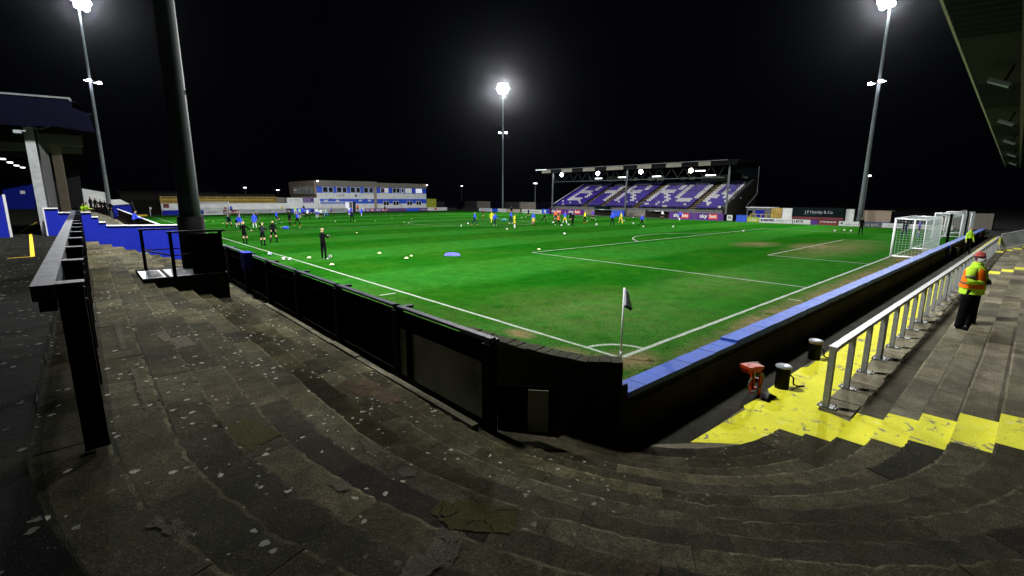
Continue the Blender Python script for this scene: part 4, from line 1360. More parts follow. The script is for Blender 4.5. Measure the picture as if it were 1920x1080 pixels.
for j in range(2):
    a = MB(); a.box(2.25, 22.55, .55 + .5 * j, .65 + .5 * j, 2.2 + .5 * j, 2.6 + .5 * j); a.obj('seat_back', M['yellow_flat'] if j else M['ochre'], oc)
a = MB(); a.box(2.2, 22.8, 1.6, 1.8, 2.0, 4.05); a.obj('rear_board', M['brown_dark'], oc)
a = MB(); a.box(22.8, 24.6, .1, .2, 2.2, 3.35); a.obj('side_panel', M['taupe'], oc)

# =================================================================== CLUBHOUSE
CYF = 108.0
ch = empty('clubhouse', (32.4, CYF, 0), 0, 'two storey blue and white clubhouse with taupe roof band', 'building')
Wc = 29.9
sp = 15.2                     # where the two fronts meet
a = MB(); a.box(0, sp, 0, 18, 0, 1.9); a.box(sp + .02, Wc, .25, 18, 0, 1.85); a.obj('ground_floor_wall', M['white'], ch)
a = MB(); a.box(0, sp, 0, 18, 1.902, 3.05); a.box(sp + .02, Wc, .25, 18, 1.852, 3.05); a.obj('blue_band', M['royal'], ch)
a = MB(); a.box(0, sp, 0, 18, 3.052, 4.45); a.box(sp + .02, Wc, .25, 18, 3.052, 4.5); a.obj('white_band', M['white'], ch)
a = MB(); a.box(0, sp, 0, 18, 4.452, 6.0); a.box(sp + .02, Wc, .25, 18, 4.502, 5.95); a.obj('upper_blue_wall', M['royal'], ch)
a = MB(); a.box(-.15, sp, -.2, 18, 6.002, 7.35); a.box(sp + .02, Wc + .15, .05, 18, 5.952, 7.1); a.obj('roof_fascia', M['taupe'], ch)
a = MB(); a.box(sp - .9, sp - .15, -.05, -.003, 0, 6.0); a.obj('pilaster', M['tan'], ch)
a = MB(); a.box(-.152, -.02, 0, 18.2, .9, 6.0); a.obj('side_wall', M['tan'], ch)
a = MB(); a.box(-.45, 18.0 - 18.2, -.1, 18.3, 6.003, 7.2); a.obj('side_fascia', M['tan'], ch)
def window(parent, x0, x1, z0, z1, y, panes, lit=None):
    f = MB(); tk = .07
    f.box(x0, x1, y - .05, y, z0, z0 + tk); f.box(x0, x1, y - .05, y, z1 - tk, z1)
    f.box(x0, x0 + tk, y - .05, y, z0 + tk, z1 - tk); f.box(x1 - tk, x1, y - .05, y, z0 + tk, z1 - tk)
    for i in range(1, panes):
        xm = x0 + (x1 - x0) * i / panes
        f.box(xm - tk * .6, xm + tk * .6, y - .05, y, z0 + tk, z1 - tk)
    fo = f.obj('window', M['frame_white'], parent)
    for i in range(panes):
        xa = x0 + (x1 - x0) * i / panes; xb = x0 + (x1 - x0) * (i + 1) / panes
        g_ = MB(); g_.box(xa + tk * .6, xb - tk * .6, y - .025, y - .015, z0 + tk, z1 - tk)
        mt = M['glass_dark']
        if lit and lit[i]: mt = M[lit[i]]
        g_.obj('pane', mt, fo)
for x0_, x1_ in ((33.8, 37.0), (39.2 - 2.1, 39.2 + .1)): pass
for (x0_, x1_) in ((1.45, 4.6), (4.75 - .1, 4.7)): pass
for xa in (1.4, 4.75, 8.2, 11.6):
    window(ch, xa, xa + 1.25, 4.55, 5.9, -.003, 1)
    window(ch, xa + 1.4, xa + 2.5, 4.55, 5.85, -.003, 1)
window(ch, 16.3, 18.5, 4.62, 5.85, .247, 2, (None, 'window_dim'))
window(ch, 19.7, 21.8, 4.62, 5.85, .247, 2)
window(ch, 23.4, 25.4, 4.62, 5.85, .247, 2, ('window_dim', 'window_dim'))
window(ch, 26.6, 28.6, 4.62, 5.85, .247, 2, ('window_lit', 'window_lit'))
for xa in (16.9, 19.7, 23.8, 26.6):
    window(ch, xa, xa + 1.65, 1.4, 2.5, .247, 2)
a = MB(); a.box(22.1, 23.0, .15, .245, 4.6, 5.9); a.box(22.3, 22.8, .14, .148, 4.8, 5.7, 1); a.obj('crest_panel', [M['white_board'], M['navy']], ch)
# side windows with bars
for j in range(3):
    f = MB(); y0_ = 1.2 + 4.6 * j
    f.box(-.50, -.455, y0_, y0_ + 4.2, 4.3, 4.4); f.box(-.50, -.455, y0_, y0_ + 4.2, 5.8, 5.9); f.box(-.5, -.455, y0_, y0_ + 4.2, 5.35, 5.42)
    for i in range(6): f.box(-.50, -.455, y0_ + i * .82, y0_ + i * .82 + .12, 4.41, 5.79)
    fo = f.obj('window', M['frame_white'], ch)
    g_ = MB(); g_.box(-.453, -.451, y0_ + .1, y0_ + 4.1, 4.35, 5.8); g_.obj('pane', M['glass_dark'], fo)
a = MB(); a.box(-.45, -.155, 0.05, 18.2, 4.0, 6.0); a.obj('side_bay', M['tan'], ch)
# signs, door, lights
s1 = squiggle(ch, 'far', 0, 2.0, 0, .30, M['lettering_black'], seed=15); s1.location = (4.6, -.012, 3.85)
s1 = squiggle(ch, 'far', 0, 1.7, 0, .16, M['galv_dark'], seed=16); s1.location = (4.8, -.012, 3.5)
s1 = squiggle(ch, 'far', 0, 1.4, 0, .22, M['royal'], seed=17); s1.location = (9.9, -.012, 3.75)
s1 = emblem(ch, 'far', 9.5, 3.85, .27, M['navy'])
a = MB(); a.box(7.7, 9.3, -.03, -.004, 0, 2.3); a.obj('doorway', M['dark'], ch)
a = MB(); a.box(6.7, 7.6, -.08, -.035, .1, 2.2); a.obj('lit_door_panel', M['window_lit'], ch)
for x_ in (1.6, 4.4, 10.2, 12.6):
    a = MB(); a.box(x_, x_ + .8, -.06, -.004, 2.45, 2.85); a.obj('wall_panel', M['white_board'], ch)
for x_, z_ in ((.1, 7.0), (29.7, 6.7)):
    a = MB(); a.box(x_, x_ + .35, -.45, -.21, z_, z_ + .25); a.obj('roof_light', M['lamp_small'], ch)
for x_ in (3.0, 11.9):
    a = MB(); a.box(x_, x_ + .25, -.3, -.003, 3.0, 3.25); a.obj('wall_lamp', M['cap_tan'], ch)
a = MB(); a.bar((20.9, 0, 2.3), (22.0, -.3, 1.2), .08, .08); a.obj('stair_handrail', M['dark'], ch)
a = MB(); a.box(Wc + .2, Wc + 3.4, .5, 1.0, .2, 3.1); a.obj('side_gate', M['lime_board'], ch)

# long wall beyond the far right corner
lw = empty('boundary_wall', (84, 0, 0), 0, 'dark boundary wall along the far right of the ground', 'wall')
for j in range(7):
    a = MB(); a.box(-8, -7.7, 73 + 6 * j, 78.95 + 6 * j, 0, 2.5 - .03 * (j % 3)); a.obj('panel', [M['navy'], M['taupe'], M['dark']][j % 3], lw)
ew = empty('end_fence', (0, 112, 0), 0, 'dark fence closing the far right corner beyond the lime panel', 'fence')
for j in range(5):
    a = MB(); a.box(66 + 5 * j, 70.9 + 5 * j, 0, .2, 0, 2.3 + .2 * (j % 2)); a.obj('panel', [M['dark'], M['navy'], M['brown_dark']][j % 3], ew)

# =================================================================== RIGHT SIDE BOARDS
def rb(y0, y1, z0, z1, mat_, label): return board(y0, y1, z0, z1, mat_, label, 'right')
t = rb(93.8, 101.0, 0, .8, M['dark'], 'dark low board at far right corner, left of the pale board')
t = rb(88.3, 93.7, 0, .8, M['white_board'], 'pale board with small blue print left of the middle mast'); squiggle(t, 'right', -1.5, 1.5, .3, .25, M['royal'], seed=21)
t = rb(86.0, 88.2, 0, .78, M['royal'], 'short blue board directly left of the middle mast')
t = rb(82.7, 85.9, 0, .84, M['white_board'], 'white board in front of the middle mast foot'); squiggle(t, 'right', -1, 1, .3, .2, M['grey_board'], seed=22)
t = rb(77.5, 82.6, 0, .84, M['tan'], 'tan board with scattered print right of the middle mast'); squiggle(t, 'right', -2.2, 2.2, .25, .35, M['white_board'], seed=23)
t = rb(70.4, 77.4, 0, .84, M['white_board'], 'white board with dark figures in front, left of the purple stand boards'); squiggle(t, 'right', -3, 3, .3, .35, M['galv_dark'], seed=24)
t = rb(68.4, 70.3, 0, 1.05, M['royal'], 'blue board with white crest left of the first purple stand board'); emblem(t, 'right', 0, .55, .36, M['white_board'])
def skyboard(y0, y1, lb, z1=1.2):
    t = rb(y0, y1, .0, z1, M['purple'], lb)
    L = y0 - y1; h = L / 2
    a = MB(); a.box(-.008, -.001, -h * .62, h * .0, .18, z1 - .15); a.obj('red_panel', M['red'], t)
    txt(t, 'right', 'sky', .85, M['lettering_white'], -h * .62, .42, .015, h * .52)
    txt(t, 'right', 'bet', .85, M['lettering_white'], h * .06, .42, .015, h * .48)
skyboard(68.3, 63.4, 'purple board with white and red lettering, first from the left before the stand', 1.15)
skyboard(63.3, 57.9, 'purple board with white and red lettering, second from the left before the stand', 1.15)
skyboard(38.4, 33.7, 'purple board with lettering partly behind the lunging player, right half of the stand')
skyboard(33.6, 28.6, 'purple board with large white and red lettering at the right end of the stand')
t = rb(28.5, 26.6, .0, 1.1, M['navy'], 'navy board with white square emblem panel at the stand end')
a = MB(); a.box(-.012, -.001, -.45, .45, .1, 1.0); a.obj('white_panel', M['white_board'], t); txt(t, 'right', '92', .5, M['lettering_black'], -.3, .42, .02, .6)
t = rb(26.5, 24.9, .0, 1.05, M['royal'], 'curved bright blue board right of the square emblem board')
t = rb(24.8, 23.0, .0, .8, M['lime_board'], 'yellow green board beside the blue board at the stand end'); squiggle(t, 'right', -.5, .5, .2, .35, M['white_board'], seed=26)
t = rb(22.9, 18.45, .0, .02, M['dark'], 'dark ground strip below the yellow rail') if False else None
t = rb(23.0 - .05, 18.3, -.02, .72, M['white_board'], 'white board with bold navy lettering left of the grey lettered board')
txt(t, 'right', 'SCREWFIX', .42, M['lettering_navy'], -2.1, .25, .03, 2.0); squiggle(t, 'right', .1, 1.2, .4, .13, M['lettering_black'], seed=27); squiggle(t, 'right', .1, 1.2, .2, .13, M['lettering_black'], seed=28)
squiggle(t, 'right', 1.4, 2.2, .35, .12, M['maroon'], seed=29)
t = rb(18.2, 15.9, -.02, .66, M['white_board'], 'white board with bold black word, left of the small purple board')
txt(t, 'right', 'LECK', .42, M['lettering_black'], -1.0, .25, .02, 1.3); squiggle(t, 'right', -1.0, 1.0, .05, .1, M['grey_board'], seed=30)
t = rb(15.85, 15.0, -.02, .66, M['purple'], 'narrow purple board between the black lettered and maroon boards')
t = rb(14.95, 12.45, -.02, .66, M['maroon'], 'maroon board with pale lettering, below the dark green hoarding')
txt(t, 'right', 'J F Hornby & Co', .26, M['lettering_white'], -1.0, .38, .006, 2.0); squiggle(t, 'right', -1.0, .9, .1, .12, M['red'], seed=31)
t = rb(12.4, 9.9, -.02, .62, M['white_board'], 'pale board behind the keeper with three balls'); emblem(t, 'right', -.9, .35, .16, M['galv_dark']); squiggle(t, 'right', -.5, .9, .15, .22, M['galv'], seed=32)
t = rb(9.85, 7.6, -.02, .60, M['galv_dark'], 'dark printed board left of the near goal'); squiggle(t, 'right', -.9, .9, .15, .28, M['grey_board'], seed=33)
t = rb(7.55, 4.8, -.02, .58, M['white_board'], 'pale board with small marks seen behind the near goal frame'); squiggle(t, 'right', -.9, .9, .2, .15, M['lettering_black'], seed=34)
t = rb(4.75, .6, -.02, .56, M['white_board'], 'pale low board seen through the near goal net'); squiggle(t, 'right', -1.6, 1.6, .2, .15, M['lettering_black'], seed=35)

# hoardings and huts behind the right boards
def hut(y0, y1, z1, mat_, label, cat='building', name='hut', x=74.0, dep=3.0, parts=None):
    t = empty(name, (x, (y0 + y1) / 2, 0), 0, label, cat)
    h = (y0 - y1) / 2
    a = MB(); a.box(0, dep, -h, h, 0, z1); a.obj('wall', mat_, t)
    return t, h
t, h = hut(26.8, 23.0, 2.15, M['galv_dark'], 'blue grey cabin with dark blue door at the right end of the stand')
a = MB(); a.box(-.03, -.003, -.9, .5, 0, 1.8); a.obj('door', M['blue'], t)
a = MB(); a.box(-.05, -.003, 1.0, 1.7, .9, 1.7); a.obj('window', M['navy'], t)
a = MB(); a.box(-.2, 3.2, -h - .1, h + .1, 2.152, 2.25); a.obj('roof', M['white_edge'], t)
t, h = hut(22.95, 21.4, 2.15, M['ochre'], 'ochre yellow shuttered kiosk between the cabin and the white panel', 'kiosk', 'kiosk')
for j in range(4):
    a = MB(); a.box(-.04, -.003, -h + .1, h - .1, .5 + j * .4, .56 + j * .4); a.obj('shutter_slat', M['yellow_flat'], t)
t, h = hut(21.3, 19.9, 2.2, M['white'], 'plain white wall panel left of the dark green hoarding', 'wall', 'wall_panel', dep=.3)
t = empty('hoarding', (74.0, 16.4, 0), 0, 'wide dark green hoarding with pale lettering left of the right mast', 'advertising hoarding')
a = MB(); a.box(0, .15, -3.35, 3.45, .95, 2.35); a.obj('panel', M['dkgreen'], t)
a = MB(); a.box(-.02, .13, -3.35, 3.45, .55, .93); a.obj('red_strip', M['maroon'], t)
text_obj('J F Hornby & Co', .62, M['grey_board'], t, (73.985, 18.1, 1.48), (0, -1, 0), bold=.008, width=3.7)
s1 = squiggle(t, 'right', -1.7, -.1, 1.25, .09, M['teal'], seed=36)
t, h = hut(12.9, 11.9, 2.2, M['white'], 'narrow white panel behind the foot of the right mast', 'wall', 'wall_panel', x=74.6, dep=.3)
t, h = hut(11.3, 7.5, 2.05, M['tan'], 'pale long hut right of the right mast', 'hut')
a = MB(); a.box(-.02, -.003, -h, h, 0, .5); a.obj('blue_base', M['blue'], t)
t, h = hut(2.6, -2.5, 1.95, M['taupe'], 'low grey hut behind the near goal', 'hut')
t, h = hut(7.3, 2.8, 1.6, M['navy'], 'dark low wall between the two pale huts', 'wall', 'wall_panel', dep=.4)
gd = empty('rail_gate', (72.2, 23.8, 0), 0, 'yellow tubular gate and rails between the stand and the cabin', 'gate')
for j in range(5):
    a = MB(); a.box(-.04, .04, -1.6 + j * .8 - .04, -1.6 + j * .8 + .04, 0, 1.15); a.obj('post', M['yellow_flat'], gd)
a = MB(); a.box(-.04, .04, -1.7, 1.7, 1.152, 1.22); a.obj('top_rail', M['yellow_flat'], gd)

# =================================================================== MAIN STAND
ms = empty('main_stand', (74, 50, 0), 0, 'seated stand with purple and white seats under a lit roof', 'stand')
Y1, Y0 = 21.5, -18.9           # relative ends (left +, right -)
NROW = 15
def rowx(i): return 0.9 + .76 * i
def rowz(i): return 1.75 + .335 * i
aisles = [12.3, 7.6, -1.0, -13.0]
a = MB()
for i in range(NROW):
    a.box(rowx(i) - .3, rowx(i) + .46 if i < NROW - 1 else rowx(i) + 1.2, Y0, Y1, rowz(i) - .7, rowz(i) - .12)
a.obj('deck', M['dark'], ms)
a = MB(); a.box(.3, .5, Y0, Y1, 0, 1.55); a.obj('front_wall', M['taupe'], ms)
a = MB(); a.box(.25, .3 - .003, Y0, Y1, 1.25, 1.62); a.obj('front_beam', M['galv_dark'], ms)
GL = {'B': ['11110', '10001', '10001', '11110', '10001', '10001', '11110'],
      'A': ['01110', '10001', '10001', '11111', '10001', '10001', '10001'],
      'R': ['11110', '10001', '10001', '11110', '10100', '10010', '10001'],
      'O': ['01110', '10001', '10001', '10001', '10001', '10001', '01110'],
      'W': ['10001', '10001', '10001', '10101', '10101', '11011', '10001']}
LET = [('B', 17.3, 5.0), ('A', 10.4, 4.6), ('R', 3.8, 5.0), ('R', -4.2, 5.2), ('O', -9.8, 5.0), ('W', -16.1, 5.0)]
def letter_white(y, i):
    # letter cells cover rows 3..13, top row of glyph at the back
    if i < 3 or i > 13: return False
    gr = 6 - int((i - 3) / 11 * 7)
    for ch_, yc, wd in LET:
        u = (yc + wd / 2 - y) / wd * 5
        if 0 <= u < 5 and GL[ch_][gr][int(u)] == '1': return True
    return False
rs_ = random.Random(4)
for i in range(NROW):
    sb = MB(); y = Y1 - .5
    x_, z_ = rowx(i), rowz(i)
    while y > Y0 + .4:
        if not any(abs(y - q) < .75 for q in aisles):
            mi = 1 if letter_white(y, i) else 0
            if i in (0, 1, 2) and rs_.random() < .10: mi = 1
            if -1.2 < y < 7.2 and i < 2: mi = 0
            sb.box(x_ - .12, x_ + .25, y - .22, y + .22, z_ + .22, z_ + .27, mi)
            sb.box(x_ + .25, x_ + .30, y - .22, y + .22, z_ + .25, z_ + .62, mi)
        y -= .5
    o = sb.obj('seat_row', [M['seat_purple'], M['seat_white']], ms); o['kind'] = 'stuff'
for q in aisles:
    a = MB()
    for i in range(NROW):
        a.box(rowx(i) - .32, rowx(i) + .3, q - .5, q + .5, rowz(i) - .118, rowz(i) - .05 + (.02 * (i % 2)))
    a.obj('gangway', M['ochre'], ms)
# front rail
a = MB()
for j in range(22): a.box(.32, .36, Y0 + 1 + j * 1.9, Y0 + 1.04 + j * 1.9, 1.56, 2.35)
a.box(.32, .36, Y0, Y1, 2.352, 2.40); a.obj('front_rail', M['galv_dark'], ms)
a = MB(); a.box(13.2, 13.4, Y0, Y1, 3, 10.05); a.obj('rear_wall', M['navy'], ms)
for (yc, wd, hh, z_) in ((14.2, 3.0, 1.2, 7.5), (10.2, 1.0, .7, 7.6), (7.6, 1.0, .7, 7.6), (3.6, 1.6, .9, 7.5), (1.2, 1.7, 1.1, 7.4), (-4.2, 1.2, .6, 7.5), (-6.3, 1.2, .6, 7.5), (-11.0, 5.5, 1.3, 7.0), (-17.2, 1.6, .8, 7.5)):
    a = MB(); a.box(13.12, 13.19, yc - wd / 2, yc + wd / 2, z_, z_ + hh); a.obj('rear_sign', M['grey_board'] if wd < 3 else M['taupe'], ms)
# raker edges and end walls
a = MB(); a.bar((0.4, Y1 + .1, 2.1), (11.6, Y1 + .1, 7.0), .1, .12); a.obj('raker', M['white_edge'], ms)
a = MB(); a.bar((0.4, Y0 - .1, 2.1), (12.6, Y0 - .1, 7.4), .1, .5); a.obj('raker', M['galv_dark'], ms)
def xz_prism(mb, poly, y0, y1): return vprism(mb, poly, y0, y1)
a = MB(); xz_prism(a, [(.4, 0), (.4, 2.0), (13.3, 7.6), (13.3, 0)], Y0 - .5, Y0 - .2); a.obj('end_wall', M['brown_dark'], ms)
a = MB(); xz_prism(a, [(9.5, 7.5), (13.3, 7.5), (13.3, 9.3), (3.0, 9.3), (3.0, 8.4)], Y0 - .45, Y0 - .3); a.obj('end_cladding', M['dkgreen'], ms)
a = MB(); a.tube([(13.6, Y0 - .4, 9.6), (13.6, Y0 - .5, 4.6), (9.0, Y0 - .5, 2.2)], .08, 6); a.obj('drain_pipe', M['galv'], ms)
for x_, y_ in ((3.0, Y0 - .55), (6.0, Y0 - .55)):
    a = MB(); a.box(x_, x_ + .5, y_, y_ + .04, 3.6, 3.9); a.obj('vent', M['grey_board'], ms)
# roof
a = MB()
a.add([(-1.0, Y1 + 1.2, 9.95), (-1.0, Y0 - 2.4, 9.95), (13.6, Y0 - .4, 10.2), (13.6, Y1 + 1.2, 10.2), (-1.0, Y1 + 1.2, 10.1), (-1.0, Y0 - 2.4, 10.1), (13.6, Y0 - .4, 10.35), (13.6, Y1 + 1.2, 10.35)],
      [(0, 3, 2, 1), (4, 5, 6, 7), (0, 1, 5, 4), (1, 2, 6, 5), (2, 3, 7, 6), (3, 0, 4, 7)])
a.obj('roof', M['roof_under'], ms)
a = MB(); a.box(-1.05, -1.003, Y0 - 2.4, Y1 + 1.2, 9.2, 10.12); a.obj('fascia', M['roof_under'], ms)
for y0_, y1_ in ((24.0, 21.2), (17.8, 14.7), (11.6, 8.3), (5.3, 1.2), (-2.1, -5.2), (-8.3, -11.4), (-14.6, -16.8)):
    a = MB(); a.box(-1.10, -1.052, y1_, y0_, 9.25, 9.98); a.obj('translucent_sheet', M['taupe'], ms)
a = MB(); a.box(-1.12, -1.053, Y0 - .8, Y1 + 4.6, 10.02, 10.12); a.obj('roof_trim', M['galv_dark'], ms)
a = MB(); a.box(-1.14, -1.122, Y1 + 1.0, Y1 + 4.6, 9.98, 10.14); a.obj('lit_trim', M['window_lit'], ms)
for y_ in (21.4, .95, -19.7):
    a = MB(); a.box(-.12, .14, y_ - .13, y_ + .13, 0, 9.9); a.obj('column', M['galv_dark'], ms)
tr = MB(); tr.bar((0.1, Y0, 7.25), (0.1, Y1, 7.25), .11, .11); tr.obj('truss_chord', M['galv_dark'], ms)
n = 16
for j in range(n):
    ya = Y0 + (Y1 - Y0) * j / n; yb = Y0 + (Y1 - Y0) * (j + 1) / n; ym = (ya + yb) / 2
    tr = MB(); tr.bar((.1, ya + .2, 8.94), (.1, ym, 7.32), .05, .05); tr.bar((.1, yb - .2, 8.94), (.1, ym, 7.32), .05, .05); tr.obj('truss_brace', M['mast'], ms)
for (y_, z_, kind) in ((20.3, 8.9, 's'), (9.7, 8.85, 'b'), (-1.1, 8.85, 'b'), (-11.8, 8.7, 'w')):
    a = MB(); a.box(1.9, 2.1, y_ - .4, y_ + .4, z_ - .25, z_ + .25); lo = a.obj('stand_floodlight', M['galv'], ms)
    a = MB(); a.tube([(1.60, y_, z_), (1.75, y_, z_), (1.898, y_, z_)], [.25, .42, .30], 12); a.obj('lens', M['lamp_violet'] if kind != 'w' else M['lamp_warm'], lo)
    l = bpy.data.lights.new('stand_lamp', 'POINT'); l.energy = 130; l.color = (.85, .85, 1.0) if kind != 'w' else (1, .8, .9); l.shadow_soft_size = .3
    o = bpy.data.objects.new('stand_lamp', l); COL.objects.link(o); o.parent = ms; o.location = (1.5, y_, z_ - .1)
for (y_, z_) in ((9.6, 7.8), (3.5, 7.9), (-4.6, 7.85), (-13.5, 8.6), (-15.5, 7.75)):
    a = MB(); a.box(1.9, 2.1, y_ - .9, y_ + .9, z_ - .09, z_ + .09); a.obj('strip_light', M['lamp_small'], ms)
a = MB(); a.box(-.6, .2, 4.8, 8.4, 0, 1.75); a.box(-.7, .25, 4.7, 8.5, 1.752, 1.85); a.obj('dugout_roof', M['dkgreen'], ms)
a = MB(); a.box(-.8, -.62, 8.6 - 15.5, 8.0 - 15.5 + 3.2, 0, 1.4); a.obj('low_wall', M['brown_dark'], ms)
du = empty('dugout', (71.2, 53.5, 0), 0, 'long team dugout with dark opening and blue side in front of the stand', 'dugout')
a = MB(); a.box(0, 1.4, -3.4, 3.8, 1.15, 1.3); a.obj('roof', M['galv_dark'], du)
a = MB(); a.box(1.3, 1.4, -3.4, 3.8, 0, 1.149); a.obj('back', M['brown_dark'], du)
a = MB(); a.box(0, 1.28, -3.4, -1.2, 0, 1.148); a.obj('blue_end', M['royal'], du)
a = MB(); a.box(-.02, -.002, .6, 1.9, 1.17, 1.28); a.obj('sign', M['white_board'], du)
du = empty('dugout', (71.2, 41.0, 0), 0, 'second team dugout with dark opening left of the lettered boards', 'dugout')
a = MB(); a.box(0, 1.4, -2.4, 3.0, 1.2, 1.35); a.obj('roof', M['galv_dark'], du)
a = MB(); a.box(1.3, 1.4, -2.4, 3.0, 0, 1.199); a.obj('back', M['brown_dark'], du)
a = MB(); a.box(-.02, -.002, .2, 1.5, 1.2, 1.32); a.obj('sign', M['white_board'], du)

# =================================================================== NEAR ROOF ON THE RIGHT
nr = empty('covered_terrace', (0, 0, 0), 0, 'corrugated roof edge of the near terrace overhead at the upper right', 'stand')
SKW = 0.021
bounds = [-0.2, 5.3, 11.0, 16.4, 22.2, 27.8, 33.4, 39, 44.6, 50.2, 55.8, 61.4]
for j in range(len(bounds) - 1):
    xa, xb = bounds[j], bounds[j + 1]
    a = MB()
    n = 28
    vs = []; fs = []
    for i in range(n + 1):
        x_ = xa + (xb - xa) * i / n
        zc = .018 * (1 if (i // 1) % 2 else -1)
        for (y_, z_) in ((-4.46, 7.0), (-5.51, 6.93)):
            vs.append((x_, y_ + SKW * x_, z_ + zc))
    for i in range(n): fs.append((2 * i, 2 * i + 1, 2 * i + 3, 2 * i + 2))
    a.add(vs, fs); a.obj('edge_sheet', M['roof_pale'] if j % 2 == 1 else M['dkgreen'], nr)
    vs = []; fs = []; a = MB()
    for i in range(n + 1):
        x_ = xa + (xb - xa) * i / n
        zc = .02 * (1 if i % 2 else -1)
        for (y_, z_) in ((-5.52, 6.92), (-13.0, 6.4)): vs.append((x_, y_ + (SKW * x_ if y_ > -9 else 0), z_ + zc))
    for i in range(n): fs.append((2 * i, 2 * i + 1, 2 * i + 3, 2 * i + 2))
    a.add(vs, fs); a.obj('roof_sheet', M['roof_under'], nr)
    a = MB(); a.add([(xa - .08, -5.5, 6.6), (xa + .08, -5.5, 6.6), (xa + .08, -13, 5.8), (xa - .08, -13, 5.8), (xa - .08, -5.5, 6.88), (xa + .08, -5.5, 6.88), (xa + .08, -13, 6.36), (xa - .08, -13, 6.36)],
                    [(0, 3, 2, 1), (4, 5, 6, 7), (0, 1, 5, 4), (1, 2, 6, 5), (2, 3, 7, 6), (3, 0, 4, 7)]); a.obj('rafter', M['mast'], nr)
for y_, z_ in ((-5.48, 6.86), (-7.2, 6.72), (-9.2, 6.58), (-11.2, 6.44)):
    a = MB(); a.bar((bounds[0], y_ + SKW * bounds[0], z_ - .06), (bounds[-1], y_ + SKW * bounds[-1], z_ - .06), .1, .1); a.obj('purlin', M['mast'], nr)
a = MB(); a.bar((bounds[0], -4.455 + SKW * bounds[0], 7.0), (bounds[-1], -4.455 + SKW * bounds[-1], 7.0), .045, .07); a.obj('edge_trim', M['white_edge'], nr)
a = MB(); a.box(bounds[0], bounds[-1], -13.2, -13.0, 2.0, 6.4); a.obj('rear_wall', M['brown_dark'], nr)
for j in range(0, len(bounds), 2):
    a = MB(); a.box(bounds[j] - .12, bounds[j] + .12, -12.9, -12.66, 2.0, 6.3); a.obj('column', M['galv_dark'], nr)
def roof_lamp(x, label):
    t = empty('roof_floodlight', (x, -5.30 + SKW * x, 6.80), 0, label, 'floodlight', 'unlit floodlights hung under the near roof')
    a = MB(); a.bar((0, 0, .12), (0, .12, -.22), .05, .05); a.obj('arm', M['rubber'], t)
    a = MB(); a.add([(-.17, .02, -.40), (.17, .02, -.40), (.17, .44, -.20), (-.17, .44, -.20), (-.17, -.02, -.32), (.17, -.02, -.32), (.17, .40, -.12), (-.17, .40, -.12)],
                    [(0, 3, 2, 1), (4, 5, 6, 7), (0, 1, 5, 4), (1, 2, 6, 5), (2, 3, 7, 6), (3, 0, 4, 7)]); a.obj('housing', M['cap_white'], t)
    a = MB(); a.box(-.14, .14, .0, .03, -.44, -.36); a.obj('ballast', M['rubber'], t)
for x_, lb in ((8.6, 'nearest white floodlight housing under the right roof edge'), (17.6, 'second white floodlight housing under the right roof edge'), (26.6, 'third white floodlight housing under the right roof edge'),
               (37, 'fourth small floodlight under the far part of the right roof'), (48, 'farthest tiny floodlight under the right roof')):
    roof_lamp(x_, lb)

# distant street lamps
for (x_, y_, z_, lb) in ((103.1, 147.5, 7.8, 'tiny distant street lamp left of the middle mast'), (71.4, 74.6, 6.8, 'small lamp post with white lamp beside the left end of the purple stand'),
                         (79.3, 11.8, 7.0, 'thin lamp post right of the right floodlight mast'), (29.8, 128.5, 5.1, 'distant street lamp behind the shed left of the clubhouse'), (22.5, 130, 5.6, 'distant street lamp above the ochre seating')):
    t = empty('street_lamp', (x_, y_, 0), 0, lb, 'street lamp', 'distant street lamps')
    a = MB(); a.tube([(0, 0, 0), (0, 0, z_)], [.1, .05], 6); a.obj('pole', M['galv_dark'], t)
    a = MB(); a.box(-.3, .3, -.3, .3, z_, z_ + .22); a.obj('lamp_head', M['lamp_small'], t)

# =================================================================== BALLS, MARKERS
def ball_mesh(name, mats):
    a = MB(); a.sphere((0, 0, .11), .11, 14)
    me = a.mesh(name, mats, True)
    dirs = [Vector(v).normalized() for v in ((1, .3, .5), (-.6, 1, .2), (0, -.9, .6), (.4, .2, -1), (-1, -.5, -.2), (.1, .5, 1), (.6, -1, -.5))]
    for p in me.polygons:
        d = (p.center - Vector((0, 0, .11))).normalized()
        if max(d.dot(q) for q in dirs) > .90: p.material_index = 1
    return me
BM = ball_mesh('football', [M['ball_white'], M['ball_dark']])
BB = ball_mesh('football', [M['ball_blue'], M['ball_white']])
def ball(x, y, lb, me=BM, s=1.0, g_='footballs on the pitch'):
    o = bpy.data.objects.new('football', me); COL.objects.link(o); o.location = (x, y, 0.004); o.scale = (s, s, s)
    o.rotation_euler = (0, 0, random.uniform(0, 6))
    tag(o, lb, 'ball', g_)
ball(-.55, 25.69, 'blue football outside the left touchline', BB)
ball(-.64, 22.65, 'left one of the pair of footballs beside the left touchline')
ball(-.42, 22.25, 'right one of the pair of footballs beside the left touchline')
ball(1.78, 22.0, 'dark panelled football at the feet of the clapping coach')
ball(54.34, 9.15, 'leftmost of three footballs lined up before the keeper in black')
ball(56.21, 8.66, 'middle of three footballs lined up before the keeper in black')
ball(55.6, 7.9, 'rightmost of three footballs lined up, nearest the keeper in black')
ball(45.82, 15.78, 'lone football on the penalty box front line near its right end')
ball(46.51, 24.74, 'lone football on the grass under the right end of the stand', s=1.1)
ball(26.73, 25.5, 'football on the grass below the group in the middle, nearest the box', s=1.0)
ball(26.82, 34.32, 'football left of the player in yellow nearest the camera', s=1.0)
ball(26.5, 42.68, 'football farthest left in the right hand group')
ball(30.03, 45.99, 'football at the feet of the leftmost blue player right of the middle')
ball(48.67, 32.06, 'football right of the broad player in blue', s=1.15)
ball(43.9, 27.4, 'football at the feet of the rightmost blue player')
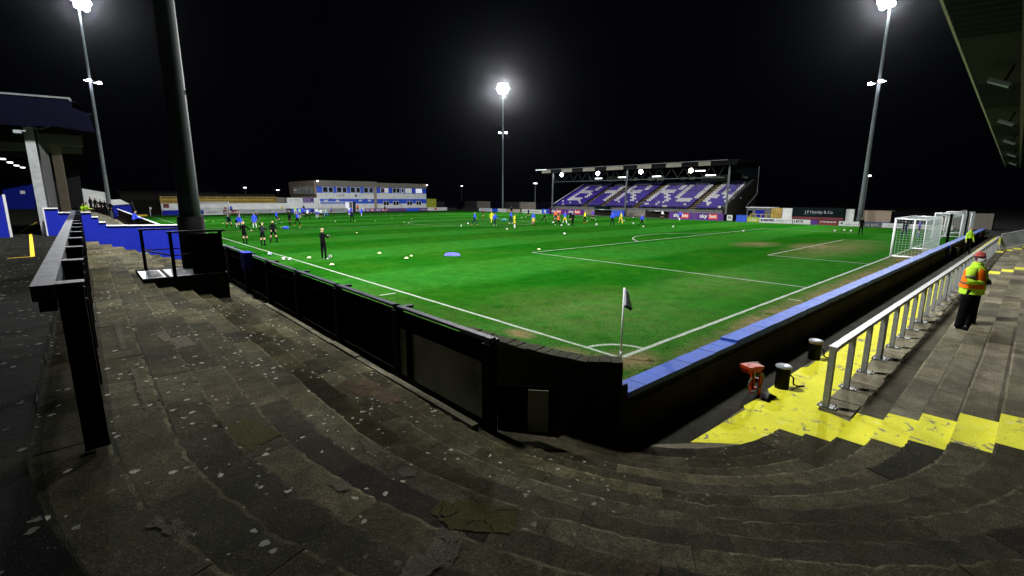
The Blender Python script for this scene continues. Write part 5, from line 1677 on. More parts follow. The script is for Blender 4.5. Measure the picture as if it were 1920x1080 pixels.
ball(41.82, 33.26, 'pale football between the yellow bib and the broad blue player', s=1.3)
ball(37.19, 35.3, 'football under the player in the orange bib')
ball(39.28, 35.93, 'football beside the two dark players', s=1.1)
ORD = ['first', 'second', 'third', 'fourth', 'fifth', 'sixth', 'seventh', 'eighth', 'ninth', 'tenth', 'eleventh', 'twelfth', 'thirteenth', 'fourteenth']
def lr_key(q): return (q[0] + 8.87) / (q[1] + 6.02)
for i, (x, y) in enumerate(sorted([(53.11, 58.65), (49.27, 55.75), (41.43, 40.87), (42.3, 41.5), (48.57, 40.26), (53.8, 42.76), (54.7, 37.8), (66.22, 43.8), (18.01, 61.74)], key=lr_key)):
    ball(x, y, ORD[i] + ' from the left of the small white footballs among the far players', s=.85, g_='scattered far footballs')
mk = MB(); mk.lathe([(.14, .002), (.135, .02), (.05, .085), (.035, .09)], n=16)
mk_me = mk.mesh('marker_cone', [M['marker']], True)
def marker(x, y, lb, g_, s=1.0):
    o = bpy.data.objects.new('marker_cone', mk_me); COL.objects.link(o); o.location = (x, y, .003); o.scale = (s, s, s)
    tag(o, lb, 'marker cone', g_)
marker(.94, 23.1, 'pale yellow marker left of the clapping coach', 'near training markers', .9)
marker(.83, 19.31, 'pale yellow marker in front of the clapping coach', 'near training markers', .9)
marker(5.24, 22.55, 'pale yellow marker right of the clapping coach, farther one', 'near training markers', .9)
marker(5.29, 19.14, 'pale yellow marker right of the clapping coach, nearer one', 'near training markers', .9)
for (x, y) in [(6.11, 19.99)]:
    marker(x, y, 'small pale marker lying behind the nearer right marker', 'near training markers', .7)
for i, (x, y) in enumerate(sorted([(4.42, 76.41), (4.82, 72.89), (4.9, 67.13), (12.86, 65.52), (10.04, 52.55), (8.49, 54.37), (24.28, 61.99), (30.74, 68.82), (31.46, 63.4), (25.51, 55.31), (11.7, 40.45), (6.9, 57.5), (21.5, 63.0)], key=lr_key)):
    marker(x, y, ORD[i] + ' from the left of the small pale markers on the far left half', 'far training markers', .6)
marker(15.1, 17.6, 'white marker at the near corner of the penalty box', 'near training markers', .8)
# heap of blue bibs
bh = MB(); random.seed(31); n = 14; vs = []
for i in range(n):
    for j in range(7):
        x_, y_ = i / (n - 1) - .5, j / 6 - .5
        hh = max(.004, .19 * (1 - (2 * x_) ** 4) * (1 - (2 * y_) ** 2) * random.uniform(.6, 1.3))
        vs.append((x_ * 1.0 + random.uniform(-.03, .03), y_ * .42 + random.uniform(-.03, .03), hh))
bh.add(vs, [(i * 7 + j, (i + 1) * 7 + j, (i + 1) * 7 + j + 1, i * 7 + j + 1) for i in range(n - 1) for j in range(6)])
o = bh.obj('bib_heap', M['bluebag'], loc=(8.24, 18.57, .002), smooth=True); o.rotation_euler = (0, 0, R(-40)); tag(o, 'heap of bright blue bibs dropped on the grass in midfield', 'bibs')
def bag(x, y, lb, mt, sx=.6, sy=.3, h=.3):
    a = MB(); a.lathe([(sx * .7, .0), (sx, h * .3), (sx * .95, h * .7), (sx * .5, h)], n=12)
    o = a.obj('kit_bag', mt, loc=(x, y, .004), smooth=True); o.scale = (1, sy / sx, 1); o.rotation_euler = (0, 0, R(-40)); tag(o, lb, 'bag')
bag(39.25, 49.07, 'dark kit bag on the grass between the yellow and blue players', M['teal'], .55, .3, .4)
bag(7.9, 50.6, 'blue kit bag behind the referee with hands low', M['royal'], .35, .25, .3)

# =================================================================== PEOPLE
SK = basic('skin', (0.48, 0.27, 0.19), .6, 0, .08, 6, 0)
SK2 = basic('dark_skin', (0.12, 0.06, 0.04), .6, 0, .08, 6, 0)
HR = basic('dark_hair', (0.03, 0.02, 0.015), .7, 0, .2, 20, 0)
HRB = basic('fair_hair', (0.30, 0.22, 0.12), .7, 0, .2, 20, 0)
def cloth(name, c, **k): return basic(name, c, .9, 0, .22, 5, .25, spec=.06, **k)
CBLUE = cloth('royal_blue_shirt', (0.04, 0.08, 0.80)); CBLK = cloth('black_kit', (.0032, .0032, .0042)); CYEL = cloth('yellow_shirt', (.70, .66, .04))
CNAVY = cloth('navy_kit', (.006, .008, .045)); CORG = cloth('orange_bib', (.75, .12, .03)); CWHT = cloth('white_kit', (.62, .64, .68)); CGRN = cloth('lime_bib', (.35, .62, .12))
CHIV = cloth('lime_high_vis', (.50, .85, .05)); CHOR = cloth('orange_high_vis', (.95, .17, .01)); CPUR = cloth('purple_shirt', (.10, .05, .42)); CRED = cloth('maroon_kit', (.14, .015, .02))
CDG = cloth('dark_grey_kit', (.012, .015, .018)); CBRT = cloth('bright_boots', (.75, .75, .70)); CGOL = cloth('yellow_shorts', (.72, .55, .03))

def fk(o, length, pitch, side):
    """direction from straight down, pitched forward (+y) and out (+x)"""
    return Vector(o) + Vector((math.sin(side), math.sin(pitch) * math.cos(side), -math.cos(pitch) * math.cos(side))) * length
def skeleton(p, fingers=False):
    lean = p.get('lean', 0); V = {}; E = []; RD = {}
    hip = Vector((0, 0, .95))
    up = Vector((p.get('tilt', 0), math.sin(lean), math.cos(lean))).normalized()
    fat = p.get('fat', 1.0)
    V['pelvis'] = hip; RD['pelvis'] = (.145 * fat, .115 * fat)
    V['belly'] = hip + up * .17; RD['belly'] = (.14 * fat, .11 * fat)
    V['chest'] = hip + up * .40; RD['chest'] = (.155 * fat, .11 * fat)
    V['nape'] = hip + up * .53; RD['nape'] = (.07, .065)
    hd = p.get('head', 0)
    hu = Vector((0, math.sin(lean + hd), math.cos(lean + hd)))
    V['jaw'] = V['nape'] + hu * .10; RD['jaw'] = (.062, .065)
    V['face'] = V['nape'] + hu * .17 + Vector((0, .018, 0)); RD['face'] = (.078, .092)
    V['crown'] = V['nape'] + hu * .265 + Vector((0, .0, 0)); RD['crown'] = (.066, .078)
    E += [('pelvis', 'belly'), ('belly', 'chest'), ('chest', 'nape'), ('nape', 'jaw'), ('jaw', 'face'), ('face', 'crown')]
    for sd, sg in (('L', -1), ('R', 1)):
        sp_, so, eb, ei = p.get('arm' + sd, (0.05, .12, .25, 0))
        sh = hip + up * .46 + Vector((sg * .175 * (1 + (fat - 1) * .5), 0, 0))
        V['sh' + sd] = sh; RD['sh' + sd] = (.062 * fat, .062 * fat)
        V['el' + sd] = fk(sh, .29, sp_, sg * so); RD['el' + sd] = (.047 * fat, .047 * fat)
        V['wr' + sd] = fk(V['el' + sd], .25, sp_ + eb, sg * (so - ei)); RD['wr' + sd] = (.034, .034)
        V['ha' + sd] = fk(V['wr' + sd], .085, sp_ + eb * 1.05, sg * (so - ei * 1.1)); RD['ha' + sd] = (.038, .026)
        E += [('chest', 'sh' + sd), ('sh' + sd, 'el' + sd), ('el' + sd, 'wr' + sd), ('wr' + sd, 'ha' + sd)]
        d = (V['ha' + sd] - V['wr' + sd]).normalized()
        wdt = d.cross(Vector((0, 1, 0.2))).normalized()
        if fingers:
            for fi, (off, ln) in enumerate(((-.03, .065), (-.01, .075), (.01, .072), (.03, .058))):
                b_ = V['ha' + sd] + d * .03 + wdt * off
                V['f%d%s' % (fi, sd)] = b_; RD['f%d%s' % (fi, sd)] = (.010, .010)
                V['g%d%s' % (fi, sd)] = b_ + d * ln * .5 + Vector((0, 0, -.006)); RD['g%d%s' % (fi, sd)] = (.009, .009)
                V['h%d%s' % (fi, sd)] = b_ + d * ln + Vector((0, 0, -.02)); RD['h%d%s' % (fi, sd)] = (.0075, .0075)
                E += [('ha' + sd, 'f%d%s' % (fi, sd)), ('f%d%s' % (fi, sd), 'g%d%s' % (fi, sd)), ('g%d%s' % (fi, sd), 'h%d%s' % (fi, sd))]
            V['t' + sd] = V['wr' + sd] + d * .045 - wdt * sg * .05; RD['t' + sd] = (.010, .010)
            E.append(('wr' + sd, 't' + sd))
        else:
            V['fi' + sd] = V['ha' + sd] + d * .075; RD['fi' + sd] = (.026, .014)
            V['t' + sd] = V['wr' + sd] + d * .06 - wdt * sg * .045; RD['t' + sd] = (.012, .012)
            E += [('ha' + sd, 'fi' + sd), ('wr' + sd, 't' + sd)]
        hp, ho, kb_ = p.get('leg' + sd, (0, .06, 0.03))
        hj = hip + Vector((sg * .095 * fat, 0, -.04))
        V['hj' + sd] = hj; RD['hj' + sd] = (.098 * fat, .10 * fat)
        V['kn' + sd] = fk(hj, .43, hp, sg * ho); RD['kn' + sd] = (.064 * fat, .066 * fat)
        V['ca' + sd] = fk(V['kn' + sd], .14, hp - kb_, sg * ho * .6); RD['ca' + sd] = (.058 * fat, .062 * fat)
        V['an' + sd] = fk(V['kn' + sd], .405, hp - kb_, sg * ho * .6); RD['an' + sd] = (.042, .044)
        toe = Vector((sg * .04, .15, -.045)); 
        ang = hp - kb_ + p.get('toe' + sd, 0)
        toe = Vector((sg * .04, .15 * math.cos(ang * .5) + .045 * math.sin(ang * .5), -.045 * math.cos(ang * .5) + .15 * math.sin(ang * .5)))
        V['to' + sd] = V['an' + sd] + toe; RD['to' + sd] = (.042, .032)
        V['he' + sd] = V['an' + sd] + Vector((0, -.04, -.05)); RD['he' + sd] = (.034, .030)
        E += [('pelvis', 'hj' + sd), ('hj' + sd, 'kn' + sd), ('kn' + sd, 'ca' + sd), ('ca' + sd, 'an' + sd), ('an' + sd, 'to' + sd), ('an' + sd, 'he' + sd)]
    return V, E, RD
def slot_of(e, t, p):
    a, b_ = e
    if a in ('pelvis',) and b_ == 'belly': return 2 if t < .45 else 1
    if b_ in ('chest', 'nape') or b_[:2] == 'sh': return 1
    if b_ in ('jaw', 'face', 'crown'): return 0
    if b_[:2] == 'el': return 1
    if b_[:2] == 'wr': return 6
    if b_[:2] == 'hj': return 2
    if b_[:2] == 'he': return 4
    if b_[:2] in ('ha', 'fi') or b_[0] in 'fght' and b_[:2] != 'to': return 7
    if b_[:2] == 'kn': return 2 if t < .78 else 8
    if b_[:2] == 'ca': return 3 if t > .25 else 8
    if b_[:2] == 'an': return 3
    return 4
def person_mesh(p, fingers=False, sub=1):
    V, E, RD = skeleton(p, fingers)
    mz = min(min(V['to' + s].z - .03, V['he' + s].z - .028) for s in 'LR')
    for k in V: V[k] = V[k] - Vector((0, 0, mz))
    names = list(V); idx = {k: i for i, k in enumerate(names)}
    me = bpy.data.meshes.new('person_cage')
    me.from_pydata([V[k] for k in names], [(idx[a], idx[b_]) for a, b_ in E], [])
    o = bpy.data.objects.new('person_cage', me); COL.objects.link(o)
    md = o.modifiers.new('s', 'SKIN'); md.use_smooth_shade = True; md.branch_smoothing = .6
    for i, k in enumerate(names):
        me.skin_vertices[0].data[i].radius = RD[k]
        me.skin_vertices[0].data[i].use_root = (k == 'pelvis')
    ms_ = o.modifiers.new('u', 'SUBSURF'); ms_.levels = sub; ms_.render_levels = sub
    dg = bpy.context.evaluated_depsgraph_get()
    out = bpy.data.meshes.new_from_object(o.evaluated_get(dg))
    bpy.data.objects.remove(o); bpy.data.meshes.remove(me)
    seg = [(e, V[e[0]], V[e[1]], (sum(RD[e[0]]) + sum(RD[e[1]])) / 4) for e in E]
    head_c = V['face']
    fwd = Vector((0, 1, 0))
    for f in out.polygons:
        c = f.center; best = None
        for e, a, b_, r in seg:
            ab = b_ - a; t = max(0, min(1, (c - a).dot(ab) / ab.length_squared))
            d = (c - (a + ab * t)).length / (r + .01)
            if best is None or d < best[0]: best = (d, e, t)
        s_ = slot_of(best[1], best[2], p)
        if s_ == 0 and best[1][1] in ('face', 'crown'):
            rel = c - head_c
            if rel.y < -.005 - .02 * (rel.z > -.02) + (.0 if rel.z < .055 else .2) and rel.z > -.06: s_ = 5
        f.material_index = s_
        f.use_smooth = True
    # a nose and ears, grown as small parts of the same mesh
    add = MB()
    fc = V['face']
    add.add([fc + Vector(v) for v in ((-.012, .088, .02), (.012, .088, .02), (.016, .088, -.022), (-.016, .088, -.022), (0, .122, -.016))], [(0, 1, 4), (1, 2, 4), (2, 3, 4), (3, 0, 4)], 0)
    for s_ in (-1, 1):
        add.add([fc + Vector((s_ * .074, y, z)) for y, z in ((.012, .02), (-.018, .028), (-.02, -.022), (.006, -.026))] + [fc + Vector((s_ * .095, -.012, .002))], [(0, 1, 4), (1, 2, 4), (2, 3, 4), (3, 0, 4)], 0)
        add.add([fc + Vector((s_ * .030 + a, .087, .028 + b_)) for a, b_ in ((-.012, 0), (0, .007), (.012, 0), (0, -.006))], [(0, 1, 2, 3)], 5)
    add.add([fc + Vector(v) for v in ((-.022, .084, -.048), (.022, .084, -.048), (.015, .086, -.056), (-.015, .086, -.056))], [(0, 1, 2, 3)], 9)
    vs = [v.co.copy() for v in out.vertices]; fs = [tuple(f.vertices) for f in out.polygons]; mi = [f.material_index for f in out.polygons]
    n0 = len(vs)
    vs += add.v; fs += [tuple(i + n0 for i in f) for f in add.f]; mi += add.m
    fin = bpy.data.meshes.new('body')
    fin.from_pydata([tuple(v) for v in vs], [], fs)
    for _ in range(10): fin.materials.append(SK)
    fin.polygons.foreach_set('material_index', mi); fin.polygons.foreach_set('use_smooth', [True] * len(fs)); fin.update()
    bpy.data.meshes.remove(out)
    return fin, V
POSES = {
    'stand': dict(armL=(.05, .15, .2, 0), armR=(-.05, .18, .25, 0), legL=(.03, .08, .05), legR=(-.02, .1, .03)),
    'walk': dict(armL=(-.5, .12, .45, 0), armR=(.45, .12, .55, 0), legL=(.42, .04, .12), legR=(-.32, .05, .35), lean=.06, toeR=-.3),
    'run': dict(armL=(.6, .15, 1.2, .1), armR=(-.7, .2, 1.1, .1), legL=(-.45, .05, .75), legR=(.75, .05, .75), lean=.16),
    'lunge': dict(armL=(.3, .35, .7, 0), armR=(-.4, .4, .5, 0), legL=(.75, .12, .65), legR=(-.75, .15, .25), lean=.2, toeR=-.4),
    'bend': dict(armL=(.35, .12, .2, 0), armR=(.5, .12, .1, 0), legL=(.15, .22, .25), legR=(.25, .28, .35), lean=.85, head=-.35),
    'kick': dict(armL=(.5, .6, .3, 0), armR=(-.4, .5, .3, 0), legL=(-.1, .06, .2), legR=(.55, .08, .15), lean=-.06),
    'hips': dict(armL=(-.25, .55, .7, 1.1), armR=(-.25, .55, .7, 1.1), legL=(.05, .22, .05), legR=(.0, .24, .05), lean=.03),
    'wide': dict(armL=(.1, .25, .9, .5), armR=(.1, .25, .9, .5), legL=(.12, .2, .1), legR=(-.1, .22, .1), lean=.05),
    'point': dict(armL=(.3, .75, .1, 0), armR=(.1, .95, .2, 0), legL=(.06, .06, .1), legR=(.25, .08, .5), lean=.0),
    'clap': dict(armL=(.55, .2, 1.35, .55), armR=(.65, .15, 1.45, .5), legL=(.03, .06, .03), legR=(.0, .05, .04), lean=-.04, head=.08),
    'lean': dict(armL=(.5, .15, .9, .2), armR=(.55, .15, .9, .2), legL=(.1, .06, .1), legR=(-.1, .06, .1), lean=.3),
}
PM = {k: person_mesh(v, fingers=(k == 'clap')) for k, v in POSES.items()}
def person(pose, x, y, face, label, shirt, shorts, socks=None, boots=None, trousers=False, skin=None, hair=None, sleeve=None, group=None, z=0.003, s=1.0, parent=None):
    """face: compass angle in degrees of the way the person faces, 0 = +y, 90 = +x"""
    o = bpy.data.objects.new('person', PM[pose][0]); COL.objects.link(o)
    o.location = (x, y, z); o.rotation_euler = (0, 0, R(-face)); o.scale = (s, s, s)
    sk = skin or SK
    sl = [sk, shirt, shorts, socks or (shorts if trousers else CBLK), boots or CBLK, hair or HR, sleeve or shirt, sk, shorts if trousers else sk, HR]
    for i, mt in enumerate(sl):
        o.material_slots[i].link = 'OBJECT'; o.material_slots[i].material = mt
    tag(o, label, 'person', group)
    return o
def bib(o, pose, mt, vis=False):
    """a sleeveless bib worn over the shirt, a child of the person"""
    V = PM[pose][1]; a = MB(); n = 14
    hp = V['pelvis']; chs = V['chest']; np = V['nape']
    rings = [(hp + (chs - hp) * -.05, .185, .15), (hp + (chs - hp) * .45, .178, .145), (hp + (chs - hp) * .85, .185, .14), (chs + (np - chs) * .45, .175, .115), (chs + (np - chs) * .75, .11, .085)]
    vs = []
    for c, rx, ry_ in rings:
        for k in range(n):
            an = 2 * PI * k / n; vs.append((c.x + rx * math.cos(an), c.y + ry_ * math.sin(an), c.z))
    fs = [(i * n + k, i * n + (k + 1) % n, (i + 1) * n + (k + 1) % n, (i + 1) * n + k) for i in range(len(rings) - 1) for k in range(n)]
    a.add(vs, fs); a.obj('bib', mt, o, True)

P = person
# left half
P('bend', 3.41, 55.8, 200, 'player bending down in blue, leftmost of the far left group', CNAVY, CBLK, CBLK, skin=SK)
P('bend', 3.9, 54.4, 160, 'player in blue bending beside the leftmost player', CBLUE, CNAVY, CNAVY)
P('walk', 4.7, 57.0, 120, 'player in blue with white socks right of the bending pair', CBLUE, CBLUE, CWHT, CBRT)
P('point', .14, 34.74, 60, 'match official in black with arms spread beside the touchline', CBLK, CBLK, CBLK, hair=HRB)
P('stand', 5.72, 54.62, 0, 'player in blue with back turned and white socks', CBLUE, CBLUE, CWHT, CBRT)
P('lunge', 7.4, 60.5, 100, 'dark dressed player lunging behind the blue player', CNAVY, CBLK, CBLK)
P('lean', .82, 32.36, 30, 'match official in dark jacket stepping forward, centre of the three officials', CDG, CBLK, CBLK, hair=HRB)
P('kick', 10.34, 62.28, 80, 'player in blue stretching one leg, above the third official', CBLUE, CNAVY, CNAVY, CBRT)
P('wide', 2.16, 34.5, 190, 'match official in black with hands together and feet apart', CBLK, CBLK, CBLK, hair=HRB)
P('stand', 10.4, 57.2, 250, 'player in black left of the blue player with orange boots', CBLK, CBLK, CBLK, skin=SK2)
P('walk', 10.96, 56.2, 130, 'player in blue with dark trousers and orange boots', CBLUE, CBLK, CBLK, CORG, trousers=True)
coach = P('clap', 1.3, 21.66, 62, 'coach in black tracksuit clapping beside the touchline', CBLK, CBLK, None, CBRT, trousers=True, hair=HRB, s=1.06)
a = MB(); hc_ = PM['clap'][1]; a.sphere(hc_['haR'] + Vector((0, .02, .02)), .05, 8); a.obj('glove', CNAVY, coach, True)
o = P('stand', 22.29, 92.4, 180, 'player in pale bib by the boards behind the left group', CGRN, CWHT, CWHT)
o = P('stand', 18.64, 78.64, 170, 'player in lime bib and blue shorts in the left group', CBLUE, CBLUE, CWHT); bib(o, 'stand', CGRN)
P('walk', 19.6, 79.9, 100, 'player in blue just right of the lime bib', CBLUE, CNAVY, CNAVY)
P('run', 17.99, 73.01, 70, 'player in white top and dark trousers', CWHT, CBLK, CBLK, trousers=True)
P('bend', 23.08, 85.4, 180, 'dark player crouching before the blue far board', CNAVY, CBLK, CBLK)
P('stand', 20.6, 75.98, 190, 'player in white and blue left of the far goal post', CWHT, CBLUE, CWHT, sleeve=CBLUE)
P('hips', 19.4, 70.9, 20, 'player in pale blue shirt with hands on hips near the far goal', CWHT, CBLK, CBLK, sleeve=CPUR)
o = P('run', 23.41, 79.31, 240, 'player in green bib running before the far goal', CBLUE, CBLUE, CBLUE); bib(o, 'run', CGRN)
P('lunge', 27.39, 87.28, 110, 'dark purple player striding in front of the far goal', CPUR, CBLK, CBLK)
P('walk', 29.69, 84.06, 30, 'two toned blue and white player at the right post of the far goal', CWHT, CBLUE, CWHT, sleeve=CBLUE)
P('walk', 29.0, 81.5, 200, 'player in blue directly behind the dark coach', CBLUE, CBLUE, CBLUE)
P('wide', 19.91, 60.34, 20, 'coach in dark green tracksuit with back turned, centre left', CNAVY, CBLK, None, trousers=True)
P('stand', 39.8, 102.6, 190, 'person in bright orange high visibility jacket at the clubhouse door', CHOR, CBLK, None, trousers=True, sleeve=CHOR)
P('run', 28.92, 76.9, 180, 'player in blue with white socks right of the far goal', CBLUE, CBLUE, CWHT)
P('stand', 42.65, 94.52, 150, 'player in black alone in front of the purple far boards', CBLK, CBLK, CBLK, CBRT)
P('stand', 13.6, 104.1, 180, 'person in blue jacket standing behind the red patterned board', CBLUE, CBLK, None, trousers=True)
P('stand', 23.4, 104.2, 190, 'person in yellow and black behind the grey board', CYEL, CBLK, None, trousers=True, sleeve=CBLK, s=.95)
P('stand', 27.9, 104.2, 190, 'person in dark blue jacket behind the bright blue far board', CNAVY, CBLK, None, trousers=True)
# right half
P('walk', 29.59, 43.97, 150, 'player in blue with dark trousers, leftmost of the right hand group', CBLUE, CNAVY, None, CORG, trousers=True)
P('stand', 42.32, 58.1, 120, 'player in dark maroon behind the leftmost blue player', CRED, CBLK, CRED)
P('run', 34.77, 46.68, 200, 'player in all yellow beside a blue player', CYEL, CYEL, CYEL)
P('walk', 30.62, 40.98, 90, 'player in blue walking next to the yellow player', CBLUE, CNAVY, None, CBRT, trousers=True)
P('wide', 36.07, 43.98, 160, 'player in blue jacket left of the nearest yellow player', CBLUE, CNAVY, None, CBRT, trousers=True)
o = P('hips', 29.41, 35.88, 120, 'player in yellow with black sleeves and white socks nearest the camera', CYEL, CGOL, CWHT, sleeve=CBLK, skin=SK2)
P('stand', 35.29, 38.63, 180, 'player in blue with yellow shorts and pink boots', CBLUE, CGOL, CRED, sleeve=CBLUE)
P('walk', 50.2, 55.0, 200, 'player in dark blue by the boards behind the yellow shorts player', CNAVY, CBLK, CBLK)
P('lunge', 39.19, 40.47, 130, 'person in black striding alone in midfield', CBLK, CBLK, None, trousers=True)
P('stand', 44.57, 43.2, 200, 'player in red orange bib behind the orange bib player', CORG, CNAVY, CRED)
o = P('lunge', 36.85, 35.55, 110, 'player in orange bib stretching for the ball', CNAVY, CBLK, None, CBRT, trousers=True); bib(o, 'lunge', CORG)
P('walk', 41.3, 38.39, 200, 'player in blue with yellow shorts right of the orange bib', CBLUE, CGOL, CWHT)
P('lean', 44.64, 40.3, 230, 'dark player partly hidden behind the person in black', CNAVY, CBLK, CBLK)
P('walk', 38.34, 34.42, 70, 'tall person in black striding before the second purple board', CBLK, CBLK, None, trousers=True, s=1.03)
o = P('stand', 46.15, 38.81, 190, 'player in yellow bib with black trousers, left one of two', CBLK, CBLK, None, CORG, trousers=True); bib(o, 'stand', CYEL)
P('hips', 51.25, 41.35, 180, 'player in purple blue standing before the dugout', CPUR, CBLK, CBLK, sleeve=CPUR)
P('hips', 43.15, 31.66, 20, 'broad person in bright blue jacket with back turned', CBLUE, CBLK, None, trousers=True, s=1.03)
o = P('walk', 48.11, 33.82, 200, 'player in yellow bib and yellow shorts, right one of two', CBLK, CGOL, CGOL); bib(o, 'walk', CYEL)
P('walk', 44.18, 27.87, 150, 'rightmost player in blue with a ball at the feet', CBLUE, CBLK, None, trousers=True)
P('lunge', 62.96, 32.83, 90, 'player in blue lunging in front of the right purple boards', CBLUE, CNAVY, CWHT)
P('wide', 64.85, 37.11, 200, 'small pale dressed person beside the dugout rail', CWHT, CBLK, CBLK, s=.95)
for i, (x, y) in enumerate([(56.5, 66.5), (57.2, 64.4), (69.9 - 8, 60.5)]):
    P(['stand', 'walk', 'wide'][i], x, y, 180, ['person in black before the pale board left of the stand', 'second person in black before the pale board left of the stand', 'person in navy by the first purple board'][i], CBLK, CBLK, None, trousers=True)
P('stand', 52.24, 6.3, 40, 'person in black standing with back turned right of three footballs', CBLK, CBLK, None, trousers=True, s=1.03)
P('walk', 49.35, 2.25, 60, 'goalkeeper in navy seen through the near goal net, left one', CNAVY, CNAVY, None, trousers=True)
P('stand', 51.74, 1.52, 160, 'goalkeeper in purple seen through the near goal net, right one', CPUR, CNAVY, CPUR)
# left covered terrace
rz_ = PROM
P('lean', -11.9, 55.5, 100, 'steward in orange and lime jacket leaning at the left terrace, left one', CHOR, CBLK, None, trousers=True, sleeve=CHIV, z=2.05, s=1.05)
P('stand', -11.0, 47.5, 190, 'steward in lime striped jacket with back to the column at left', CHIV, CBLK, None, trousers=True, sleeve=CBLK, z=2.0)
P('lean', -9.0, 50.0, 130, 'steward in lime jacket sitting low behind the blue wall, left of two', CHIV, CBLK, None, trousers=True, sleeve=CHIV, z=1.25)
P('lean', -8.75, 53.0, 120, 'steward in lime jacket behind the blue wall, right of two', CHIV, CBLK, None, trousers=True, sleeve=CHIV, z=1.3)
P('lean', -6.0, 42.0, 70, 'person in blue jacket leaning on the barrier beyond the blue wall', CBLUE, CBLK, None, trousers=True, z=.75)
for i in range(5):
    P(['stand', 'wide', 'hips'][i % 3], -8.1 + .42 * i, 66 + 2 * (i % 2), 120 + 20 * i, ['first', 'second', 'third', 'fourth', 'fifth'][i] + ' from the left of the dark dressed people in the far left crowd', CBLK, CBLK, None, trousers=True, z=1.75 - .14 * i, group='dark crowd at the far left')

# distant steward in lime jacket on the walkway
P('stand', 35.9, -3.15, 215, 'steward in lime high visibility jacket standing far along the yellow walkway', CHIV, CBLK, None, trousers=True, sleeve=CHIV, z=.005, s=1.04)
bk = MB(); bk.box(33.3, 33.7, -2.9, -2.55, .005, .55)
tag(bk.obj('equipment_box', M['rubber']), 'black box by the wall next to the distant lime steward', 'box')

# near steward --------------------------------------------------------------
POSES['steward'] = dict(armL=(.15, .30, 1.45, 1.15), armR=(.10, .30, 1.35, 1.2), legL=(.05, .07, .04), legR=(-.03, .10, .03), lean=.02, fat=1.22, head=.02)
sm_, SV = person_mesh(POSES['steward'], fingers=True, sub=2)
stw = bpy.data.objects.new('person', sm_); COL.objects.link(stw)
S_SC = 1.12
stw.scale = (S_SC,) * 3
stw.location = (7.95, -5.17, Z0 + RISE + .004)
stw.rotation_euler = (0, 0, R(-197))
for i, mt in enumerate([SK, CHIV, CBLK, CBLK, CBLK, HR, CHIV, CBLK, CBLK, HR]):
    stw.material_slots[i].link = 'OBJECT'; stw.material_slots[i].material = mt
tag(stw, 'steward in orange and lime jacket with red hat and white mask on the right terrace', 'person')
def shell(name, rings, mt, parent, n=28, wr=.004, seed=1, cap=False, solid=None):
    rnd = random.Random(seed); a = MB(); vs = []
    ph = [rnd.uniform(0, 6) for _ in range(4)]
    for i, (c, rx, ry_) in enumerate(rings):
        for k in range(n):
            an = 2 * PI * k / n
            w_ = 1 + wr / .2 * (math.sin(an * 5 + ph[0] + i * .9) + .6 * math.sin(an * 9 + ph[1] - i * 1.7))
            vs.append((c[0] + rx * w_ * math.cos(an), c[1] + ry_ * w_ * math.sin(an), c[2] + wr * math.sin(an * 4 + i)))
    fs = [(i * n + k, i * n + (k + 1) % n, (i + 1) * n + (k + 1) % n, (i + 1) * n + k) for i in range(len(rings) - 1) for k in range(n)]
    if cap: fs.append(tuple(range((len(rings) - 1) * n, len(rings) * n)))
    a.add(vs, fs)
    return a, vs
hp, be, chs, nap = SV['pelvis'], SV['belly'], SV['chest'], SV['nape']
rg = [((hp.x, hp.y, hp.z - .12), .245, .215), ((hp.x, hp.y, hp.z - .02), .24, .215), ((be.x, be.y + .015, be.z), .235, .215), ((chs.x, chs.y, chs.z - .05), .235, .19), ((chs.x, chs.y, chs.z + .05), .235, .165), ((nap.x, nap.y, nap.z - .03), .17, .12), ((nap.x, nap.y, nap.z + .045), .085, .085)]
a, _ = shell('jacket', rg, None, stw, seed=3, wr=.004)
a.obj('jacket', CHIV, stw, True)
rg2 = [((hp.x, hp.y, hp.z + .02), .256, .228), ((hp.x, hp.y, hp.z + .10), .252, .228), ((be.x, be.y + .015, be.z + .01), .246, .226), ((chs.x, chs.y, chs.z - .05), .245, .20), ((chs.x, chs.y, chs.z + .05), .215, .176), ((nap.x, nap.y, nap.z - .035), .15, .128)]
a, vs_ = shell('vest', rg2, None, stw, seed=3, wr=.004)
# open front: drop the faces facing forward
keep = [i for i, f in enumerate(a.f) if not (sum(a.v[k][1] for k in f) / len(f) > .10 and abs(sum(a.v[k][0] for k in f) / len(f)) < .07)]
a.f = [a.f[i] for i in keep]; a.m = [0] * len(a.f); a.t = [(1, 1, 1)] * len(a.f)
vst = a.obj('vest', CHOR, stw, True)
REF = basic('grey_reflective_tape', (.16, .13, .09), .35, .2, .15, 6, 0)
for z0_, z1_, sc_ in ((hp.z + .115, hp.z + .155, .262),):
    a, _ = shell('t', [((hp.x, hp.y + .005, z0_), sc_, .236), ((hp.x, hp.y + .008, z1_), sc_ - .002, .236)], None, stw, seed=3, wr=.002); a.obj('reflective_band', REF, vst, True)
for s_ in (-1, 1):
    sh, el, wr_ = SV['sh' + ('L' if s_ < 0 else 'R')], SV['el' + ('L' if s_ < 0 else 'R')], SV['wr' + ('L' if s_ < 0 else 'R')]
    a = MB(); a.tube([sh + (el - sh) * -.1, sh + (el - sh) * .3, sh + (el - sh) * .7, el, el + (wr_ - el) * .35, el + (wr_ - el) * .75, wr_ + (wr_ - el) * .02], [.088, .090, .082, .080, .072, .062, .055], 14); a.obj('sleeve', CHIV, stw, True)
    a = MB(); a.tube([sh + (el - sh) * .58, sh + (el - sh) * .74], [.091, .089], 14); a.obj('arm_band', REF, stw, True)
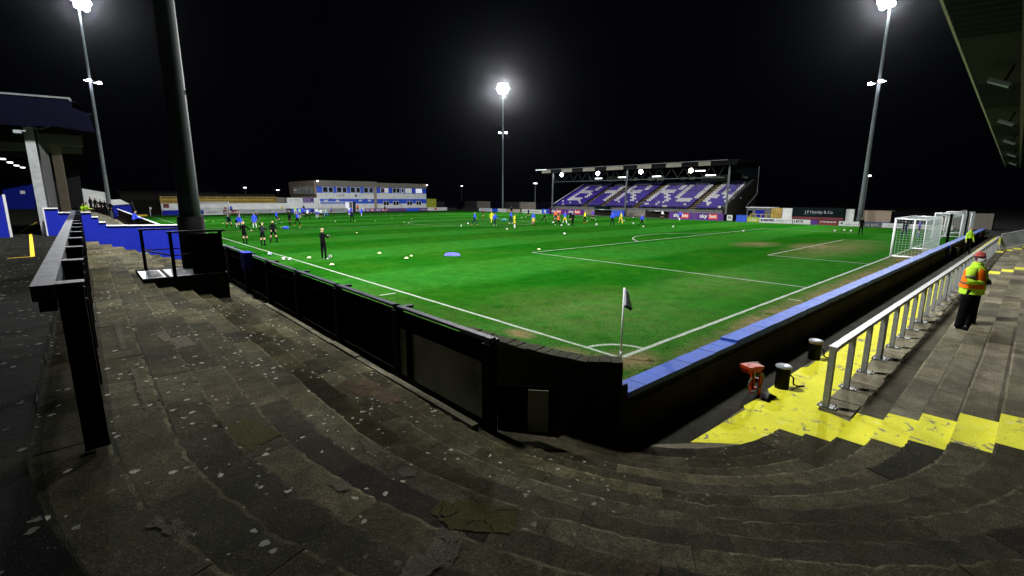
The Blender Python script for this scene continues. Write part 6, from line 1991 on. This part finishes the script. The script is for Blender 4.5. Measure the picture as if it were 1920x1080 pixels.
# collar
a = MB(); a.lathe([(.088, 0), (.098, .04), (.088, .075), (.075, .075)], (nap.x, nap.y + .004, nap.z + .0), 18); a.obj('collar', CHIV, stw, True)
fc = SV['face']
HAT = basic('red_knit_hat', (.42, .06, .05), .9, 0, .5, 26, .6, wear=((.60, .45, .40), .58))
a = MB(); a.lathe([(.094, .032), (.100, .04), (.101, .07), (.092, .075), (.090, .10), (.070, .135), (.03, .152), (.004, .155)], (fc.x, fc.y - .008, fc.z), 20); ht = a.obj('hat', HAT, stw, True)
a = MB(); a.lathe([(.097, .026), (.104, .03), (.104, .052), (.099, .056)], (fc.x, fc.y - .008, fc.z), 20); a.obj('hat_brim', basic('dark_hat_band', (.10, .02, .03), .9, 0, .3, 20, .4), ht, True)
# mask
a = MB(); vs = []; nu_, nv_ = 9, 6
for i in range(nu_):
    for j in range(nv_):
        u = (i / (nu_ - 1) - .5) * 2; v = j / (nv_ - 1)
        an = u * 1.15 + .40
        vs.append((fc.x + math.sin(an) * (.086 + .004 * math.sin(v * PI)), fc.y - .004 + math.cos(an) * (.098 + .022 * math.sin(v * PI) * (1 - u * u)), fc.z + .008 - v * .088 + (.006 if j % 2 else 0) * (1 - abs(u))))
a.add(vs, [(i * nv_ + j, (i + 1) * nv_ + j, (i + 1) * nv_ + j + 1, i * nv_ + j + 1) for i in range(nu_ - 1) for j in range(nv_ - 1)])
a.obj('face_mask', CWHT, stw, True)
# trouser folds
for s_ in 'LR':
    hj, kn, an_ = SV['hj' + s_], SV['kn' + s_], SV['an' + s_]
    a = MB(); a.tube([hj + Vector((0, 0, .02)), hj + (kn - hj) * .5, kn, kn + (an_ - kn) * .5, an_ + Vector((0, 0, .03)), an_ + Vector((0, 0, -.035))], [.130, .118, .095, .092, .086, .092], 16); a.obj('trouser_leg', CBLK, stw, True)
    t_ = SV['to' + s_]
    a = MB(); a.tube([an_ + Vector((0, -.06, -.05)), an_ + Vector((0, .02, -.035)), t_ + Vector((0, 0, .008)), t_ + Vector((0, .06, -.004))], [.042, .050, .044, .028], 12); b_ = a.obj('boot', CBLK, stw, True)
    a = MB(); a.tube([an_ + Vector((0, -.08, -.078)), t_ + Vector((0, .07, -.03))], .012, 8); a.obj('sole', CWHT, b_, True)

# =================================================================== THIN NIGHT MIST, also standing in for lens glow round the floodlights
a = MB(); a.box(-121, 291, -111, 301, -1.6, 33)
mt = bpy.data.materials.new('mist_and_lens_glow'); mt.use_nodes = True; nt = mt.node_tree; nt.nodes.clear()
out = nt.nodes.new('ShaderNodeOutputMaterial'); v = nt.nodes.new('ShaderNodeVolumePrincipled')
v.inputs['Density'].default_value = 0.000020; v.inputs['Anisotropy'].default_value = 0.965; v.inputs['Color'].default_value = (.86, .90, 1, 1)
nt.links.new(v.outputs[0], out.inputs[1])
o = a.obj('haze', mt); o['kind'] = 'stuff'
